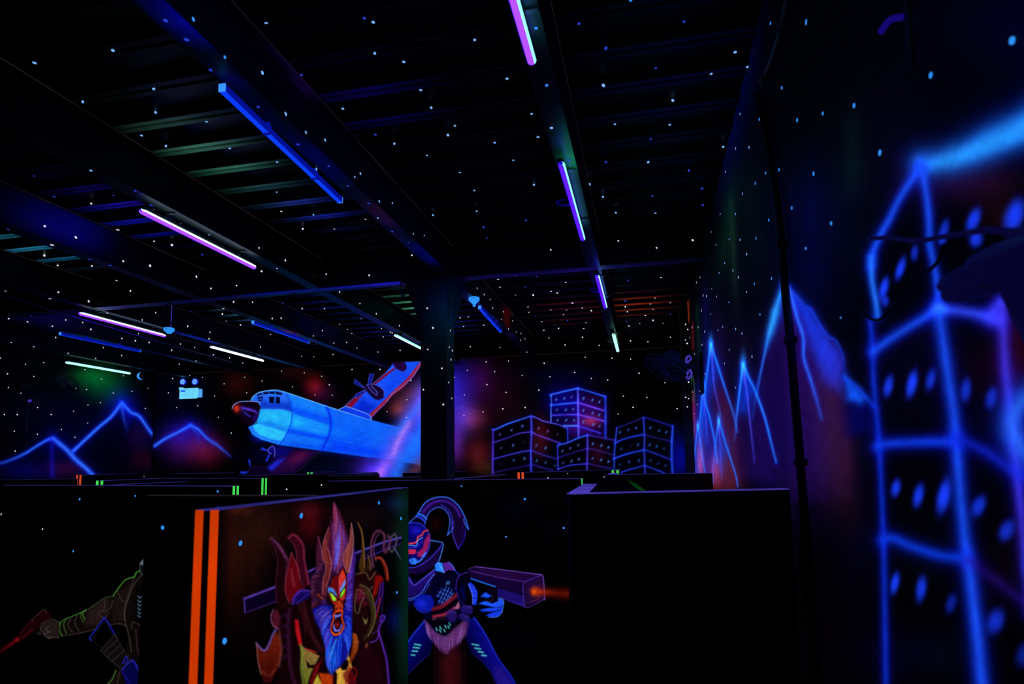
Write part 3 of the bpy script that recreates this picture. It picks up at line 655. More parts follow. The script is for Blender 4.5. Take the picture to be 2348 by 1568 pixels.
# fuselage
m.fill([(355, 555), (380, 510), (450, 465), (590, 442), (710, 460), (1170, 615), (1650, 765), (1990, 850), (2100, 900), (2180, 1000), (2180, 1250), (1850, 1190), (1500, 1150), (1095, 1090), (640, 1030), (470, 975), (370, 920), (325, 840), (430, 800), (455, 640), (430, 575)],
       (22, 100, 248), soft=5)
m.fill([(355, 555), (380, 510), (450, 465), (590, 442), (720, 470), (780, 560), (795, 680), (700, 650), (455, 645), (445, 590), (410, 570)], (40, 105, 240), soft=8)
m.fill([(455, 560), (780, 580), (795, 680), (690, 648), (455, 645)], (10, 36, 180), .75, soft=40)
m.fill([(720, 465), (1170, 615), (1205, 800), (1200, 820), (800, 680), (785, 560)], (26, 130, 255), .8, soft=8); m.fill([(800, 620), (1200, 740), (1205, 815), (800, 680)], (10, 60, 245), .8, soft=40)
m.fill([(455, 650), (700, 652), (800, 690), (785, 800), (740, 895), (420, 795)], (36, 175, 250), .95, soft=6); m.fill([(425, 790), (560, 780), (760, 860), (740, 900), (500, 820)], (20, 110, 235), .7, soft=25)
m.fill([(375, 825), (420, 800), (740, 895), (720, 950), (680, 990), (560, 970), (440, 920), (390, 870)], (46, 195, 255), .95, soft=10)
m.fill([(325, 840), (375, 825), (395, 880), (450, 930), (560, 975), (680, 992), (660, 1030), (470, 975), (370, 920)], (34, 120, 250), .95, soft=8)
m.fill([(800, 692), (1205, 822), (1190, 980), (1160, 985), (760, 895), (785, 800)], (26, 140, 255), .9, soft=8); m.fill([(770, 860), (1190, 950), (1160, 985), (755, 895)], (6, 44, 245), .85, soft=30)
m.fill([(745, 905), (1160, 985), (1095, 1088), (665, 1030), (700, 980)], (22, 110, 248), .9, soft=8); m.fill([(800, 1010), (1120, 1040), (1095, 1085), (700, 1035)], (10, 60, 230), .6, soft=30)
m.blob(860, 790, 90, 50, (10, 50, 20), .8, 15); m.blob(1300, 900, 130, 60, (6, 45, 10), .8, 12); m.blob(560, 720, 110, 40, (10, 30, 0), .6, 8)
m.fill([(1210, 800), (1600, 900), (1650, 1100), (1150, 1060), (1200, 950)], (8, 66, 250), .45, soft=70); m.fill([(1250, 1010), (1800, 1100), (1780, 1170), (1130, 1090)], (8, 50, 245), .75, soft=50)
m.stroke([(1160, 610), (1205, 720), (1212, 840), (1180, 960), (1120, 1085)], 22, (6, 34, 220), .8, soft=16); m.stroke([(735, 475), (775, 560), (795, 670), (790, 780), (745, 900), (665, 1030)], 9, (10, 60, 225), .8, soft=6)
m.stroke([(745, 900), (800, 905), (1160, 985)], 5, (10, 60, 235), .8); m.stroke([(795, 685), (1205, 820)], 5, (20, 80, 235), .7); m.stroke([(455, 648), (700, 655), (795, 685)], 6, (60, 160, 255), .8)
for k in range(60):
    x = random.uniform(480, 1750); y = 640+(x-480)*.25+random.uniform(-20, 260); l = random.uniform(40, 160)
    m.stroke([(x, y), (x+l, y+l*.24)], random.uniform(4, 10), random.choice([(60, 180, 255), (10, 70, 245), (80, 150, 255)]), .22, soft=6, sm=False, fade=(0, 1, 0))
m.stroke([(355, 555), (380, 510), (450, 466), (590, 444), (710, 462), (1170, 617), (1400, 690), (1650, 765)], 8, (110, 190, 255), .95, soft=4)
m.fill([(1300, 652), (1370, 620), (1400, 622), (1600, 695), (1640, 725), (1648, 765)], (20, 60, 235), soft=5); m.stroke([(1300, 652), (1370, 620), (1400, 624), (1600, 696), (1640, 726), (1648, 765)], 7, (130, 180, 255), .95)
for q in ([(420, 490), (470, 470), (472, 490), (425, 507)], [(484, 467), (543, 460), (548, 482), (487, 488)], [(553, 459), (608, 458), (612, 484), (556, 482)], [(620, 460), (685, 470), (692, 496), (622, 486)],
          [(430, 520), (485, 512), (482, 530), (420, 536)], [(430, 545), (480, 543), (475, 558), (428, 557)], [(546, 515), (608, 515), (600, 584), (556, 580)], [(624, 516), (665, 518), (668, 588), (620, 582)]):
    m.fill(q, (2, 5, 40), soft=3)
m.fill([(152, 640), (170, 600), (230, 568), (330, 560), (420, 568), (450, 600), (455, 660), (430, 750), (390, 810), (340, 835), (300, 822), (200, 720)], (20, 4, 24), soft=6, sm=True)
m.blob(200, 640, 40, 45, (190, 50, 10)); m.fill([(250, 620), (330, 635), (400, 660), (425, 690), (360, 672), (250, 645)], (90, 66, 235), .85, soft=14); m.fill([(260, 665), (310, 690), (355, 725), (340, 735), (290, 705)], (60, 50, 190), .8, soft=12); m.blob(400, 740, 30, 60, (20, 14, 90), .8, 25)
m.stroke([(152, 640), (170, 602), (230, 570), (330, 563), (425, 570), (450, 600)], 7, (130, 170, 255), .95, soft=4); m.stroke([(452, 650), (430, 750), (390, 810), (345, 835)], 7, (50, 170, 255), .8)
m.blob(420, 960, 90, 50, (4, 30, 160), .6, 20)
# light trail hiding the tail
m.tag = 3
m.stroke([(1760, 1500), (1850, 1260), (1980, 1030), (2120, 820), (2280, 520)], 250, (24, 60, 240), .85, soft=200, sm=True)
m.stroke([(1880, 1480), (1960, 1240), (2080, 1060), (2250, 800)], 120, (24, 112, 255), .95, soft=90); m.stroke([(1700, 1420), (1850, 1180), (1950, 980), (2080, 720), (2240, 480)], 110, (146, 92, 240), .85, soft=110)
m.stroke([(1900, 900), (2040, 760), (2180, 600)], 60, (26, 110, 255), .7, soft=60); m.stroke([(1890, 1130), (1950, 970), (2050, 800)], 26, (200, 140, 255), .7, soft=46)
m.stroke([(2060, 1400), (2150, 1280), (2300, 1100)], 120, (100, 56, 70), .8, soft=90); m.blob(2260, 700, 90, 90, (70, 40, 150), .8)
m.blob(1640, 1330, 120, 110, (30, 12, 100), .9); m.blob(1750, 1330, 60, 120, (70, 30, 160), .7, 25)
m.frame(0, 0, 1)
m.blob(1045, 880, 45, 60, (30, 18, 130)); m.blob(1060, 955, 32, 50, (50, 30, 120)); m.blob(1046, 1020, 20, 50, (56, 20, 90)); m.blob(1100, 870, 36, 60, (30, 6, 38)); m.blob(1095, 1040, 36, 40, (70, 18, 22)); m.blob(1150, 900, 60, 90, (20, 4, 12)); m.blob(1090, 960, 30, 30, (70, 24, 34)); m.blob(1120, 1075, 40, 20, (26, 20, 6)); m.blob(1000, 960, 40, 90, (40, 34, 150))
# painted towers
def tower(tag_, top, lines, verts, wins, fillc, poly, w=7):
    lines = [(p_, a_, w_*.74, c_) for p_, a_, w_, c_ in lines]; verts = [(p_, a_*.92, w_*.8, c_) for p_, a_, w_, c_ in verts]
    m.tag = tag_; m.fill(poly, (6, 4, 12), .97, soft=4)
    for (x, y, rx, ry, c) in fillc: m.blob(x, y, rx, ry, c)
    for pts, a, ww, cc in lines+verts: m.airline(pts, ww, a=a, col=cc or BLUE, core=CORE if not cc else tuple(min(255, v+45) for v in cc), fade=tuple(random.uniform(.65, 1) for _ in range(5)))
    for x, y, a, cc in wins: m.blob(x, y, 2.7, 4.0, tuple(v*.8 for v in cc), a*.85, rot=32, add=False, p=1.3)
PUR = (100, 50, 230); DIM = (50, 40, 170)
def G(pts): return [(1240+a/7.34, 880+b/7.34) for a, b in pts]
def H(pts): return [(1100+a/9.8, 930+b/9.8) for a, b in pts]
WB = (90, 140, 255); WP = (150, 100, 230)
# tall tower behind
W1 = [(260,265,1), (397,243,1), (517,220,.7), (720,243,1), (870,273,1), (985,305,1), (270,435,.7), (422,437,1), (545,428,.8), (717,447,1), (872,490,1), (983,522,1), (280,612,.9), (427,610,1), (560,612,.8), (717,640,.9), (882,685,1), (990,714,.8)]
tower(4, None, [(G([(160,185), (380,130), (625,75)]), 1, 5.5, (30, 90, 255)), (G([(625,75), (850,140), (1085,215)]), .9, 5, None), (G([(165,360), (400,335), (625,315)]), 1, 6, (30, 90, 255)), (G([(625,315), (850,385), (1060,450)]), .9, 6, (90, 50, 230)),
       (G([(190,530), (400,520), (625,515)]), .8, 6, (60, 50, 240)), (G([(640,520), (850,570), (1060,625)]), .8, 6, (100, 50, 220)), (G([(390,705), (625,705)]), 1, 5.5, (60, 120, 255)), (G([(640,710), (850,780), (1000,830)]), .9, 5.5, (50, 40, 235))],
      [(G([(170,190), (180,300), (172,420), (172,650)]), 1, 3.2, (60, 120, 255)), (G([(625,75), (628,400), (635,910)]), 1, 5, (80, 80, 255)), (G([(1085,215), (1090,500), (1085,930)]), 1, 6.5, (25, 60, 255))],
      [(*G([(a, b)])[0], c, WB) for a, b, c in W1], [(1290, 920, 50, 40, (8, 2, 90)), (1352, 950, 40, 50, (44, 6, 60)), (1355, 965, 22, 12, (90, 30, 10)), (1310, 985, 40, 20, (30, 6, 70))], G([(165,185), (625,75), (1090,215), (1090,930), (640,930), (170,660)]))
# left tower
W2 = [(455,645,.8), (715,550,.8), (960,460,1), (480,955,.6), (750,890,1), (980,815,.3), (490,1310,.25), (765,1225,.7), (1005,1185,1), (1325,510,.9), (1525,575,.8), (1750,640,.5), (1275,890,.7), (1480,950,1), (1285,1235,.8), (1480,1280,.7), (1690,1345,.5)]
tower(5, None, [(H([(290,540), (370,525), (600,420), (800,350), (1150,235)]), 1, 4.5, (30, 90, 255)), (H([(1180,245), (1260,265), (1430,345), (1600,385), (1780,430), (1980,515)]), .95, 3.5, (70, 80, 240)), (H([(300,830), (600,730), (900,620), (1150,590)]), .7, 4, (80, 50, 200)), (H([(1180,600), (1300,660), (1550,750), (1800,840)]), .8, 5, (84, 44, 190)),
       (H([(300,1200), (600,1120), (950,1035), (1160,1010)]), .8, 4, (60, 60, 240)), (H([(1200,1015), (1300,1065), (1500,1130), (1740,1200)]), .7, 5, DIM), (H([(330,1500), (700,1420), (1000,1360), (1150,1320)]), .5, 4, DIM), (H([(1180,1320), (1400,1390), (1650,1450)]), .6, 5, DIM)],
      [(H([(300,540), (300,800), (295,1100), (295,1530)]), .9, 5.5, (70, 40, 220)), (H([(1155,235), (1165,600), (1150,1000), (1155,1480)]), 1, 5, (50, 60, 250)), (H([(1970,515), (1980,820)]), .9, 3.5, (30, 60, 250))],
      [(*H([(a, b)])[0], c, WP if a > 1250 and b < 700 or a < 500 else WB) for a, b, c in W2], [(1240, 990, 24, 40, (44, 10, 8)), (1235, 1030, 24, 30, (26, 8, 10))], H([(290,540), (1150,230), (1980,515), (1985,830), (1750,900), (1750,1500), (300,1530)]))
# low tower in front
W3 = [(365,1130,.8), (497,1083,.8), (632,1030,.8), (375,1333,.6), (517,1300,.9), (640,1268,.9), (877,1010,.9), (1020,1038,1), (1137,1070,1), (872,1255,.7), (1015,1280,1), (1140,1308,1)]
tower(6, None, [(G([(285,1045), (320,1020), (440,995), (620,915), (790,860)]), 1, 4.5, (30, 80, 250)), (G([(810,865), (1000,900), (1250,950)]), .7, 5, (70, 40, 190)), (G([(295,1240), (500,1170), (780,1090)]), .6, 4, DIM), (G([(800,1085), (1000,1130), (1220,1190)]), .5, 5, (60, 34, 130)), (G([(285,1435), (500,1370), (780,1345)]), .8, 4, (50, 60, 240)), (G([(800,1340), (1000,1390), (1200,1420)]), .5, 4, DIM)],
      [(G([(285,1045), (285,1200), (292,1440)]), .9, 3.5, (50, 70, 240)), (G([(785,865), (785,1100), (775,1440)]), 1, 4.5, (70, 60, 240))], [(*G([(a, b)])[0], c, WB) for a, b, c in W3], [(1370, 1040, 26, 36, (30, 8, 14))], G([(280,1040), (785,860), (1245,945), (1230,1450), (285,1450)]))
# right tower
W4 = [(1335,815,.9), (1475,775,.9), (1605,745,1), (1845,740,1), (1993,787,.9), (2112,812,.9), (1357,1092,.7), (1510,1045,.3), (1637,1025,1), (1833,1027,.9), (1950,1050,.9), (2070,1092,.6), (1337,1357,.6), (1487,1313,.9), (1650,1292,.9), (1848,1290,.7), (1977,1337,.6), (2097,1375,.6)]
tower(7, None, [(G([(1280,745), (1500,660), (1735,565)]), .6, 3, (50, 60, 220)), (G([(1740,560), (2000,640), (2220,715)]), .6, 4.5, (34, 34, 190)), (G([(1250,1000), (1340,950), (1500,900), (1740,850)]), .9, 4.5, (20, 60, 240)), (G([(1750,860), (2000,920), (2200,970)]), .5, 4, (34, 30, 140)), (G([(1220,1260), (1450,1180), (1740,1110)]), .9, 5, (20, 60, 240)), (G([(1750,1110), (2000,1200), (2200,1280)]), .6, 5, (30, 44, 190)),
       (G([(1340,1495), (1500,1440), (1740,1375)]), .8, 4, (24, 60, 240)), (G([(1750,1375), (1900,1430), (2080,1500)]), .8, 4.5, (24, 50, 220))],
      [(G([(1280,745), (1262,900), (1240,1150), (1235,1500)]), .8, 4.5, (34, 70, 240)), (G([(1730,570), (1745,900), (1740,1110), (1755,1500)]), .8, 4.5, (40, 60, 220)), (G([(2222,710), (2205,1000), (2205,1280), (2215,1500)]), 1, 6.5, (25, 70, 255))], [(*G([(a, b)])[0], c, (60, 110, 240)) for a, b, c in W4], [(1500, 1010, 40, 50, (3, 8, 5))], G([(1280,745), (1735,560), (2222,712), (2210,1520), (1235,1520)]))
m.mottle(.06, 25)
m.build(wall_back, {0: ('painted_sky', None), 1: ('painted_mountain', 'blue airbrushed peak on the back wall'), 2: ('painted_aeroplane', 'bright blue propeller plane with dark nose'), 3: ('painted_light_trail', 'pink and blue light streak'),
                    4: ('painted_tower', 'tallest neon blue tower block'), 5: ('painted_tower', 'left neon tower block with violet side'), 6: ('painted_tower', 'lowest neon tower block in the middle'), 7: ('painted_tower', 'right neon blue tower block')})
# panel joint line
tag(MB().box((XL+.01, YB-.012, CZ+1.842), (XR-.01, YB, CZ+1.856)).build('trim_1', mat('joint_edge', (70, 50, 50), .6, .2, (26, 16, 18), .9)), kind='structure')

# ---------------------------------------------------------------- left wall
us = np.arange(5.8, YB-.004, .014); zs = np.arange(CZ-.45, CZ+2.0, .013)
g = np.stack(np.meshgrid([XL+.004], us, zs, indexing='ij'), -1)[0]
m = Mural(g, base=(3, 3, 7))
m.blob(240, 880, 60, 45, (4, 58, 24)); m.blob(200, 860, 50, 26, (4, 50, 18)); m.blob(280, 930, 40, 40, (4, 8, 90)); m.blob(120, 930, 130, 60, (2, 2, 16)); m.blob(230, 1000, 160, 60, (0, 0, 26))  # green blobs paint the mint tube's light on the wall
m.tag = 1
m.fill([(170, 1035), (278, 925), (358, 1005), (358, 1095), (215, 1095)], (4, 4, 22), .7, soft=10); m.blob(315, 1000, 34, 34, (20, 6, 24)); m.blob(330, 1055, 40, 30, (26, 5, 8))
m.fill([(279, 930), (295, 972), (305, 960), (330, 960), (300, 935)], (14, 14, 150), .6, soft=12)
m.airline([(168, 1034), (220, 985), (255, 955), (278, 925)], 9); m.airline([(280, 924), (300, 945), (320, 955), (345, 990), (362, 1003)], 9, a=.9); m.airline([(279, 932), (284, 960), (290, 985), (285, 1000)], 9, a=.55, fade=(1, 0))
m.tag = 2
m.fill([(0, 1060), (120, 1008), (215, 1095), (0, 1095)], (3, 3, 30), .85, soft=8); m.blob(150, 1075, 50, 24, (34, 8, 12)); m.blob(60, 1080, 60, 24, (8, 4, 40))
m.airline([(-60, 1068), (0, 1062), (35, 1050), (60, 1038), (85, 1022), (110, 1008), (122, 1006)], 8, a=.8, fade=(.3, .6, 1, 1)); m.airline([(122, 1006), (150, 1028), (172, 1052), (200, 1076), (222, 1100)], 12)
m.airline([(120, 1010), (119, 1050), (120, 1090)], 12, a=.45, col=(24, 20, 170), core=(30, 30, 170))
m.mottle(.06, 25)
m.build(wall_left, {0: ('painted_sky', None), 1: ('painted_mountain', 'tall airbrushed blue peak'), 2: ('painted_mountain', 'small airbrushed blue peak')})

# ---------------------------------------------------------------- right wall
ts = np.concatenate([np.arange(.0596, .30, .0011), np.arange(.30, .62, .0022), np.arange(.62, 1.2, .0042)])
vs = np.arange(-.62, .92, .0026)
T_, V_ = np.meshgrid(ts, vs, indexing='ij'); Yg = XR/T_
g = np.stack([np.full_like(Yg, XR-.004), Yg, CZ+V_*Yg], -1)
m = Mural(g, keep=lambda c: (c[:, 2] > .02) & (c[:, 2] < ZD+.03) & (c[:, 1] < YB-.006), base=(4, 4, 9))
def band(x0, y0, x1, y1, w, c, a=1): m.stroke([(x0, y0), (x1, y1)], w*.5, c, a, soft=w*.9, sm=False, add=True, fade=(0, 1, 1, 0))
band(1745, -60, 1640, 520, 60, (3, 10, 60)); band(1690, 350, 1640, 700, 40, (8, 30, 18)); band(1675, 420, 1690, 760, 16, (22, 34, 22)); band(1720, 300, 1735, 700, 60, (4, 16, 12)); band(1850, 300, 1870, 800, 120, (2, 6, 56)); band(1930, 330, 1960, 650, 90, (2, 10, 10)); band(1950, 200, 1960, 480, 60, (4, 22, 12))
band(1640, 650, 1660, 1000, 40, (26, 8, 50)); band(1615, 600, 1620, 900, 20, (8, 10, 60)); band(1700, 700, 1720, 1000, 60, (20, 10, 34)); band(2020, 100, 2080, 600, 160, (9, 3, 14)); m.blob(2180, 420, 110, 60, (26, 8, 26)); m.blob(2280, 420, 90, 60, (30, 10, 8)); m.blob(2340, 60, 200, 120, (5, 1, 22))
m.blob(2300, 500, 60, 40, (30, 12, 4)); m.blob(2340, 800, 60, 110, (50, 4, 8)); m.blob(2250, 850, 60, 80, (18, 3, 8)); m.blob(2100, 850, 120, 120, (8, 3, 24)); m.blob(2100, 1300, 120, 100, (2, 8, 8)); m.blob(2300, 1300, 70, 130, (14, 5, 4)); m.blob(2050, 1500, 120, 70, (5, 3, 26)); m.blob(2160, 1500, 90, 60, (2, 12, 12)); m.blob(1900, 1450, 60, 120, (10, 4, 3)); m.blob(1950, 1250, 50, 200, (2, 4, 22))
# far sliver between pilaster and corner
m.stroke([(1574, 680), (1576, 780), (1578, 800)], 8, (60, 34, 34), .9, soft=5); m.stroke([(1575, 688), (1577, 735)], 6, (170, 62, 20), .9, soft=4); m.stroke([(1588, 740), (1589, 800)], 3, (110, 20, 24), .9, soft=3)
m.stroke([(1579, 850), (1582, 950), (1584, 1010)], 5, (150, 50, 16), .9, soft=4); m.stroke([(1590, 900), (1593, 1000)], 4, (150, 36, 34), .8, soft=4); m.stroke([(1586, 862), (1583, 890), (1586, 920)], 2, (50, 120, 60), .9, soft=2); m.stroke([(1588, 862), (1592, 890), (1591, 920)], 2, (40, 90, 50), .9, soft=2); m.stroke([(1598, 700), (1603, 800), (1606, 860)], 5, (10, 50, 34), .7, soft=5)
m.blob(1595, 960, 14, 60, (40, 8, 60))
# peaks
def peak(tag_, apex, left, right, inner, tint, w=4, low=1100):
    m.tag = tag_; poly = left[::-1]+[apex]+right
    m.fill(poly+[(right[-1][0], low), (left[-1][0], low)], tint, .7, soft=14)
    m.fill([apex]+right[:2]+[((left[1][0]+right[1][0])/2, right[1][1]+50)]+left[1::-1], (12, 66, 235), .72, soft=18)
    for q in (left, right): m.airline([apex]+q, w, col=(20, 80, 255), core=(60, 170, 255), fade=(1, 1, .9, .6), glow=1.5)
    for q in inner: m.airline(q, w*.8, col=(60, 70, 250), core=(110, 120, 255), a=.7, fade=(1, .7, .3), glow=1.4)
    m.blob(*apex, w*1.2, w*4.5, (30, 140, 230), .7)
peak(2, (1797, 656), [(1776, 717), (1756, 800), (1738, 885), (1725, 960)], [(1812, 668), (1828, 684), (1846, 704)], [], (34, 10, 60), 7)
m.fill([(1800, 660), (1828, 684), (1846, 704), (1860, 710), (1878, 742), (1897, 770), (1916, 781), (1933, 816), (1940, 880), (1948, 1000), (1954, 1150), (1800, 1150)], (34, 14, 70), .95, soft=8)
m.airline([(1846, 704), (1860, 710), (1878, 742), (1897, 770), (1916, 781), (1933, 816), (1938, 860)], 6, col=(20, 60, 250), core=(30, 90, 255), a=.55, fade=(1, 1, .2), glow=1.5)
m.fill([(1800, 665), (1828, 684), (1858, 708), (1897, 771), (1930, 812), (1937, 880), (1925, 900), (1890, 880), (1862, 800), (1845, 750), (1828, 710)], (20, 64, 250), .97, soft=16, col2=(50, 50, 215), ax=((1830, 700), (1920, 900)))
m.fill([(1740, 900), (1770, 760), (1800, 700), (1835, 760), (1860, 880), (1900, 930), (1945, 960), (1950, 1250), (1730, 1250)], (40, 20, 100), .5, soft=60); m.fill([(1875, 880), (1936, 900), (1942, 1000), (1948, 1180), (1900, 1180)], (64, 30, 50), .6, soft=40); m.fill([(1745, 900), (1780, 800), (1820, 1000), (1800, 1150), (1740, 1150)], (20, 10, 70), .7, soft=30)
m.fill([(1930, 1000), (1950, 1000), (1965, 1200), (1930, 1250)], (60, 28, 30), .5, soft=24); m.fill([(1730, 1140), (1990, 1140), (2000, 1600), (1740, 1600)], (9, 5, 12), .8, soft=90)
m.airline([(1809, 660), (1820, 700), (1830, 735), (1842, 775), (1843, 820), (1857, 865), (1872, 915), (1884, 960)], 9, col=(34, 70, 250), core=(60, 130, 255), fade=(1, 1, .8, .3), glow=2)
m.stroke([(1789, 668), (1777, 717), (1766, 760), (1754, 805)], 17, (46, 160, 255), .9, soft=9, fade=(.5, 1, 1, .2), taper=(.5, 1, .8, .4))
m.tag = 3
m.fill([(1936, 862), (1951, 879), (1970, 892), (1984, 911), (2004, 934), (2008, 990), (1945, 1000)], (10, 10, 90), .8, soft=18); m.fill([(1936, 862), (1951, 879), (1970, 892), (1984, 911), (1975, 925), (1945, 915)], (24, 90, 255), .95, soft=12); m.stroke([(1938, 866), (1970, 893), (2003, 932)], 7, (24, 70, 250), .8, soft=6)
peak(4, (1704, 834), [(1698, 880), (1690, 947), (1684, 1010)], [(1716, 865), (1731, 895), (1754, 959), (1772, 1030), (1780, 1060)], [[(1705, 850), (1714, 911), (1719, 959), (1730, 1060)]], (30, 14, 80), 6)
peak(5, (1630, 788), [(1622, 850), (1614, 925), (1606, 1020)], [(1638, 815), (1648, 845), (1664, 895), (1683, 953), (1690, 990)], [[(1632, 800), (1638, 887), (1655, 959), (1662, 1010)]], (44, 20, 90), 5)
m.fill([(1650, 900), (1672, 930), (1688, 1000), (1700, 1110), (1650, 1110)], (84, 28, 48), .6, soft=24)
peak(6, (1648, 963), [(1643, 1000), (1636, 1060), (1634, 1110)], [(1656, 990), (1668, 1030), (1686, 1085), (1692, 1115)], [[(1648, 970), (1652, 1030), (1656, 1100)]], (92, 34, 50), 3.5, 1130)
peak(7, (1612, 885), [(1608, 930), (1604, 980), (1601, 1040)], [(1618, 925), (1628, 960), (1640, 1020), (1644, 1060)], [[(1612, 900), (1618, 960), (1622, 1020)]], (40, 30, 140), 4)
peak(8, (1600, 975), [(1596, 1010), (1592, 1050), (1590, 1090)], [(1606, 1010), (1611, 1050), (1617, 1085)], [], (160, 56, 90), 2.5)
m.blob(1605, 1060, 8, 40, (150, 40, 20), .7); m.blob(1640, 1080, 14, 40, (120, 34, 20), .7)
peak(9, (1587, 1046), [(1585, 1065), (1583, 1080), (1581, 1095)], [(1590, 1060), (1593, 1078), (1595, 1095)], [], (60, 60, 200), 2)
# the big neon tower
m.tag = 10; BL = (22, 58, 250)
def nl(pts, w, a=1, c=BL, core=(40, 110, 255), **k):
    w *= 1.22; m.stroke(pts, w*1.2, (4, 6, 110), .5*a, soft=w*1.6, add=True, **k); m.stroke(pts, w*.75, c, a, soft=w*.8, **k); m.stroke(pts, w*.35, core, .6*a, soft=w*.6, **k)
m.fill([(2112, 372), (2348, 300), (2700, 100), (2700, 1700), (2030, 1700), (2005, 1000), (1998, 560)], (6, 2, 10), .35, soft=20)
nl([(2116, 374), (2160, 368), (2220, 350), (2290, 316), (2360, 284), (2460, 215)], 50, 1, (30, 100, 255), (46, 165, 255), taper=(.45, 1, 1.3, 1.5)); m.stroke([(2118, 380), (2180, 366), (2280, 326), (2360, 288)], 34, (40, 150, 255), .8, soft=22, taper=(.4, 1, 1.3))
nl([(2112, 380), (2090, 412), (2060, 460), (2038, 505), (2018, 540), (2003, 575), (1998, 610)], 14); nl([(2113, 385), (2122, 430), (2130, 500), (2132, 560), (2142, 610), (2150, 660), (2152, 705)], 14, .95)
nl([(1997, 590), (1999, 640), (2008, 690), (2012, 725)], 12, 1, (26, 80, 255), (50, 160, 255)); nl([(1996, 735), (2000, 790), (2003, 870), (2010, 950), (2016, 1020), (2021, 1120), (2025, 1220), (2028, 1350), (2032, 1600)], 12, .8, (18, 40, 210), (24, 70, 230))
nl([(2002, 806), (2030, 785), (2080, 752), (2120, 728), (2152, 706)], 17, .9); nl([(2152, 708), (2200, 713), (2250, 722), (2285, 728)], 20, .9, (44, 50, 240), (60, 110, 255)); m.blob(2153, 710, 16, 14, (30, 110, 80))
nl([(2290, 735), (2270, 730), (2290, 700), (2310, 680), (2350, 650), (2450, 590)], 22, .85, (50, 50, 240), (80, 90, 255)); nl([(2298, 700), (2300, 760), (2306, 850), (2318, 950), (2330, 1060), (2345, 1200), (2365, 1400)], 20, .8, (64, 44, 235), (80, 80, 255))
nl([(2152, 715), (2162, 780), (2175, 870), (2188, 960), (2196, 1060), (2206, 1180), (2220, 1290), (2234, 1400), (2245, 1500), (2256, 1620)], 22, .95, taper=(.9, 1, 1.4))
nl([(2012, 1025), (2030, 1018), (2100, 1014), (2190, 1013)], 19, .9, (18, 44, 235), (30, 90, 255)); nl([(2196, 1006), (2250, 1030), (2310, 1070), (2370, 1105)], 20, .65, (24, 34, 200), (24, 50, 210))
nl([(2024, 1238), (2048, 1234), (2090, 1252), (2150, 1272), (2212, 1280)], 19, .85, (16, 50, 225), (24, 80, 240)); nl([(2222, 1285), (2270, 1320), (2340, 1375), (2420, 1430)], 18, .45, (44, 20, 120), (44, 24, 130))
nl([(2400, 880), (2350, 915), (2326, 950), (2322, 985), (2345, 1030), (2380, 1060)], 44, .95, (30, 70, 255), (60, 150, 255))
for x, y, rx, ry, a, r in [(2165,527,10,24,.7,15), (2232,505,13,28,.95,22), (2238,548,14,18,.85,10), (2326,494,20,38,1,20), (2160,548,9,14,.75,0), (2027,660,9,24,1,15), (2065,615,9,26,.95,18), (2097,580,8,18,.7,5), (2030,690,8,12,.7,0), (2037,885,10,24,.85,12), (2091,880,11,30,1,12), (2134,870,10,24,.75,12), (2215,893,11,26,.7,5), (2273,912,12,24,.65,12),
                       (2054,1119,10,20,.85,12), (2106,1136,11,26,.9,12), (2164,1138,14,38,1,12), (2244,1160,14,24,.8,22), (2308,1216,15,24,.7,22), (2052,1337,9,24,.9,12), (2112,1350,11,28,.85,8), (2181,1383,11,22,.55,15), (2283,1424,18,28,.7,18), (2360,1290,16,26,.5,18), (2350,1500,18,28,.5,18)]:
    m.blob(x, y, rx*1.15, ry*1.15, (30, 62, 250), a, rot=r, add=False, p=1.6)
m.mottle(.05, 14)
m.build(wall_right, {0: ('painted_sky', None), 2: ('painted_mountain', 'largest airbrushed peak, crossed by the conduit'), 3: ('painted_mountain', 'low blue ridge right of the largest peak'), 4: ('painted_mountain', 'pointed blue peak'), 5: ('painted_mountain', 'tall narrow blue peak'),
                     6: ('painted_mountain', 'small reddish peak'), 7: ('painted_mountain', 'thin blue peak'), 8: ('painted_mountain', 'pink peak'), 9: ('painted_mountain', 'tiny far peak'), 10: ('painted_tower', 'big blurred neon tower')})
# ================================================================== MAZE PARTITIONS
DZ = .117; ZT = CZ-DZ
def partition(c0, c1, th, zt, label, stripes=None, end=1, cap=M_cap, group='maze partitions'):
    c0, c1 = np.array(c0[:2], float), np.array(c1[:2], float); d = (c1-c0)/np.linalg.norm(c1-c0); n = np.array([-d[1], d[0]])
    mid = (c0+c1)/2+n*th/2
    root = empty('maze_partition', (mid[0], mid[1], 0), label, 'partition wall', group)
    MB().prism(c0, c1, th, 0, zt-.004).build('board', M_board, root)
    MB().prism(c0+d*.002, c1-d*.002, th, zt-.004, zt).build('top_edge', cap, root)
    if stripes:
        e = c1 if end > 0 else c0; o = d*(.0015 if end > 0 else -.0015)
        for a, b in ((0.0, .36), (.66, 1.0)):
            p, q = e+n*th*a, e+n*th*b
            lo, hi = (p, q) if end > 0 else (q, p)
            mbx = MB(); V = [(*p, 0), (*q, 0), (*q, zt-.001), (*p, zt-.001)]; V2 = [(*(np.array(v[:2])+o), v[2]) for v in V]
            mbx.add(V+V2, [(0,1,2,3), (7,6,5,4), (0,4,5,1), (1,5,6,2), (2,6,7,3), (3,7,4,0)])
            mbx.build('tape_stripe', stripes, root)
    return root
def az(x, y, dz=DZ): return atz(x, y, -dz)
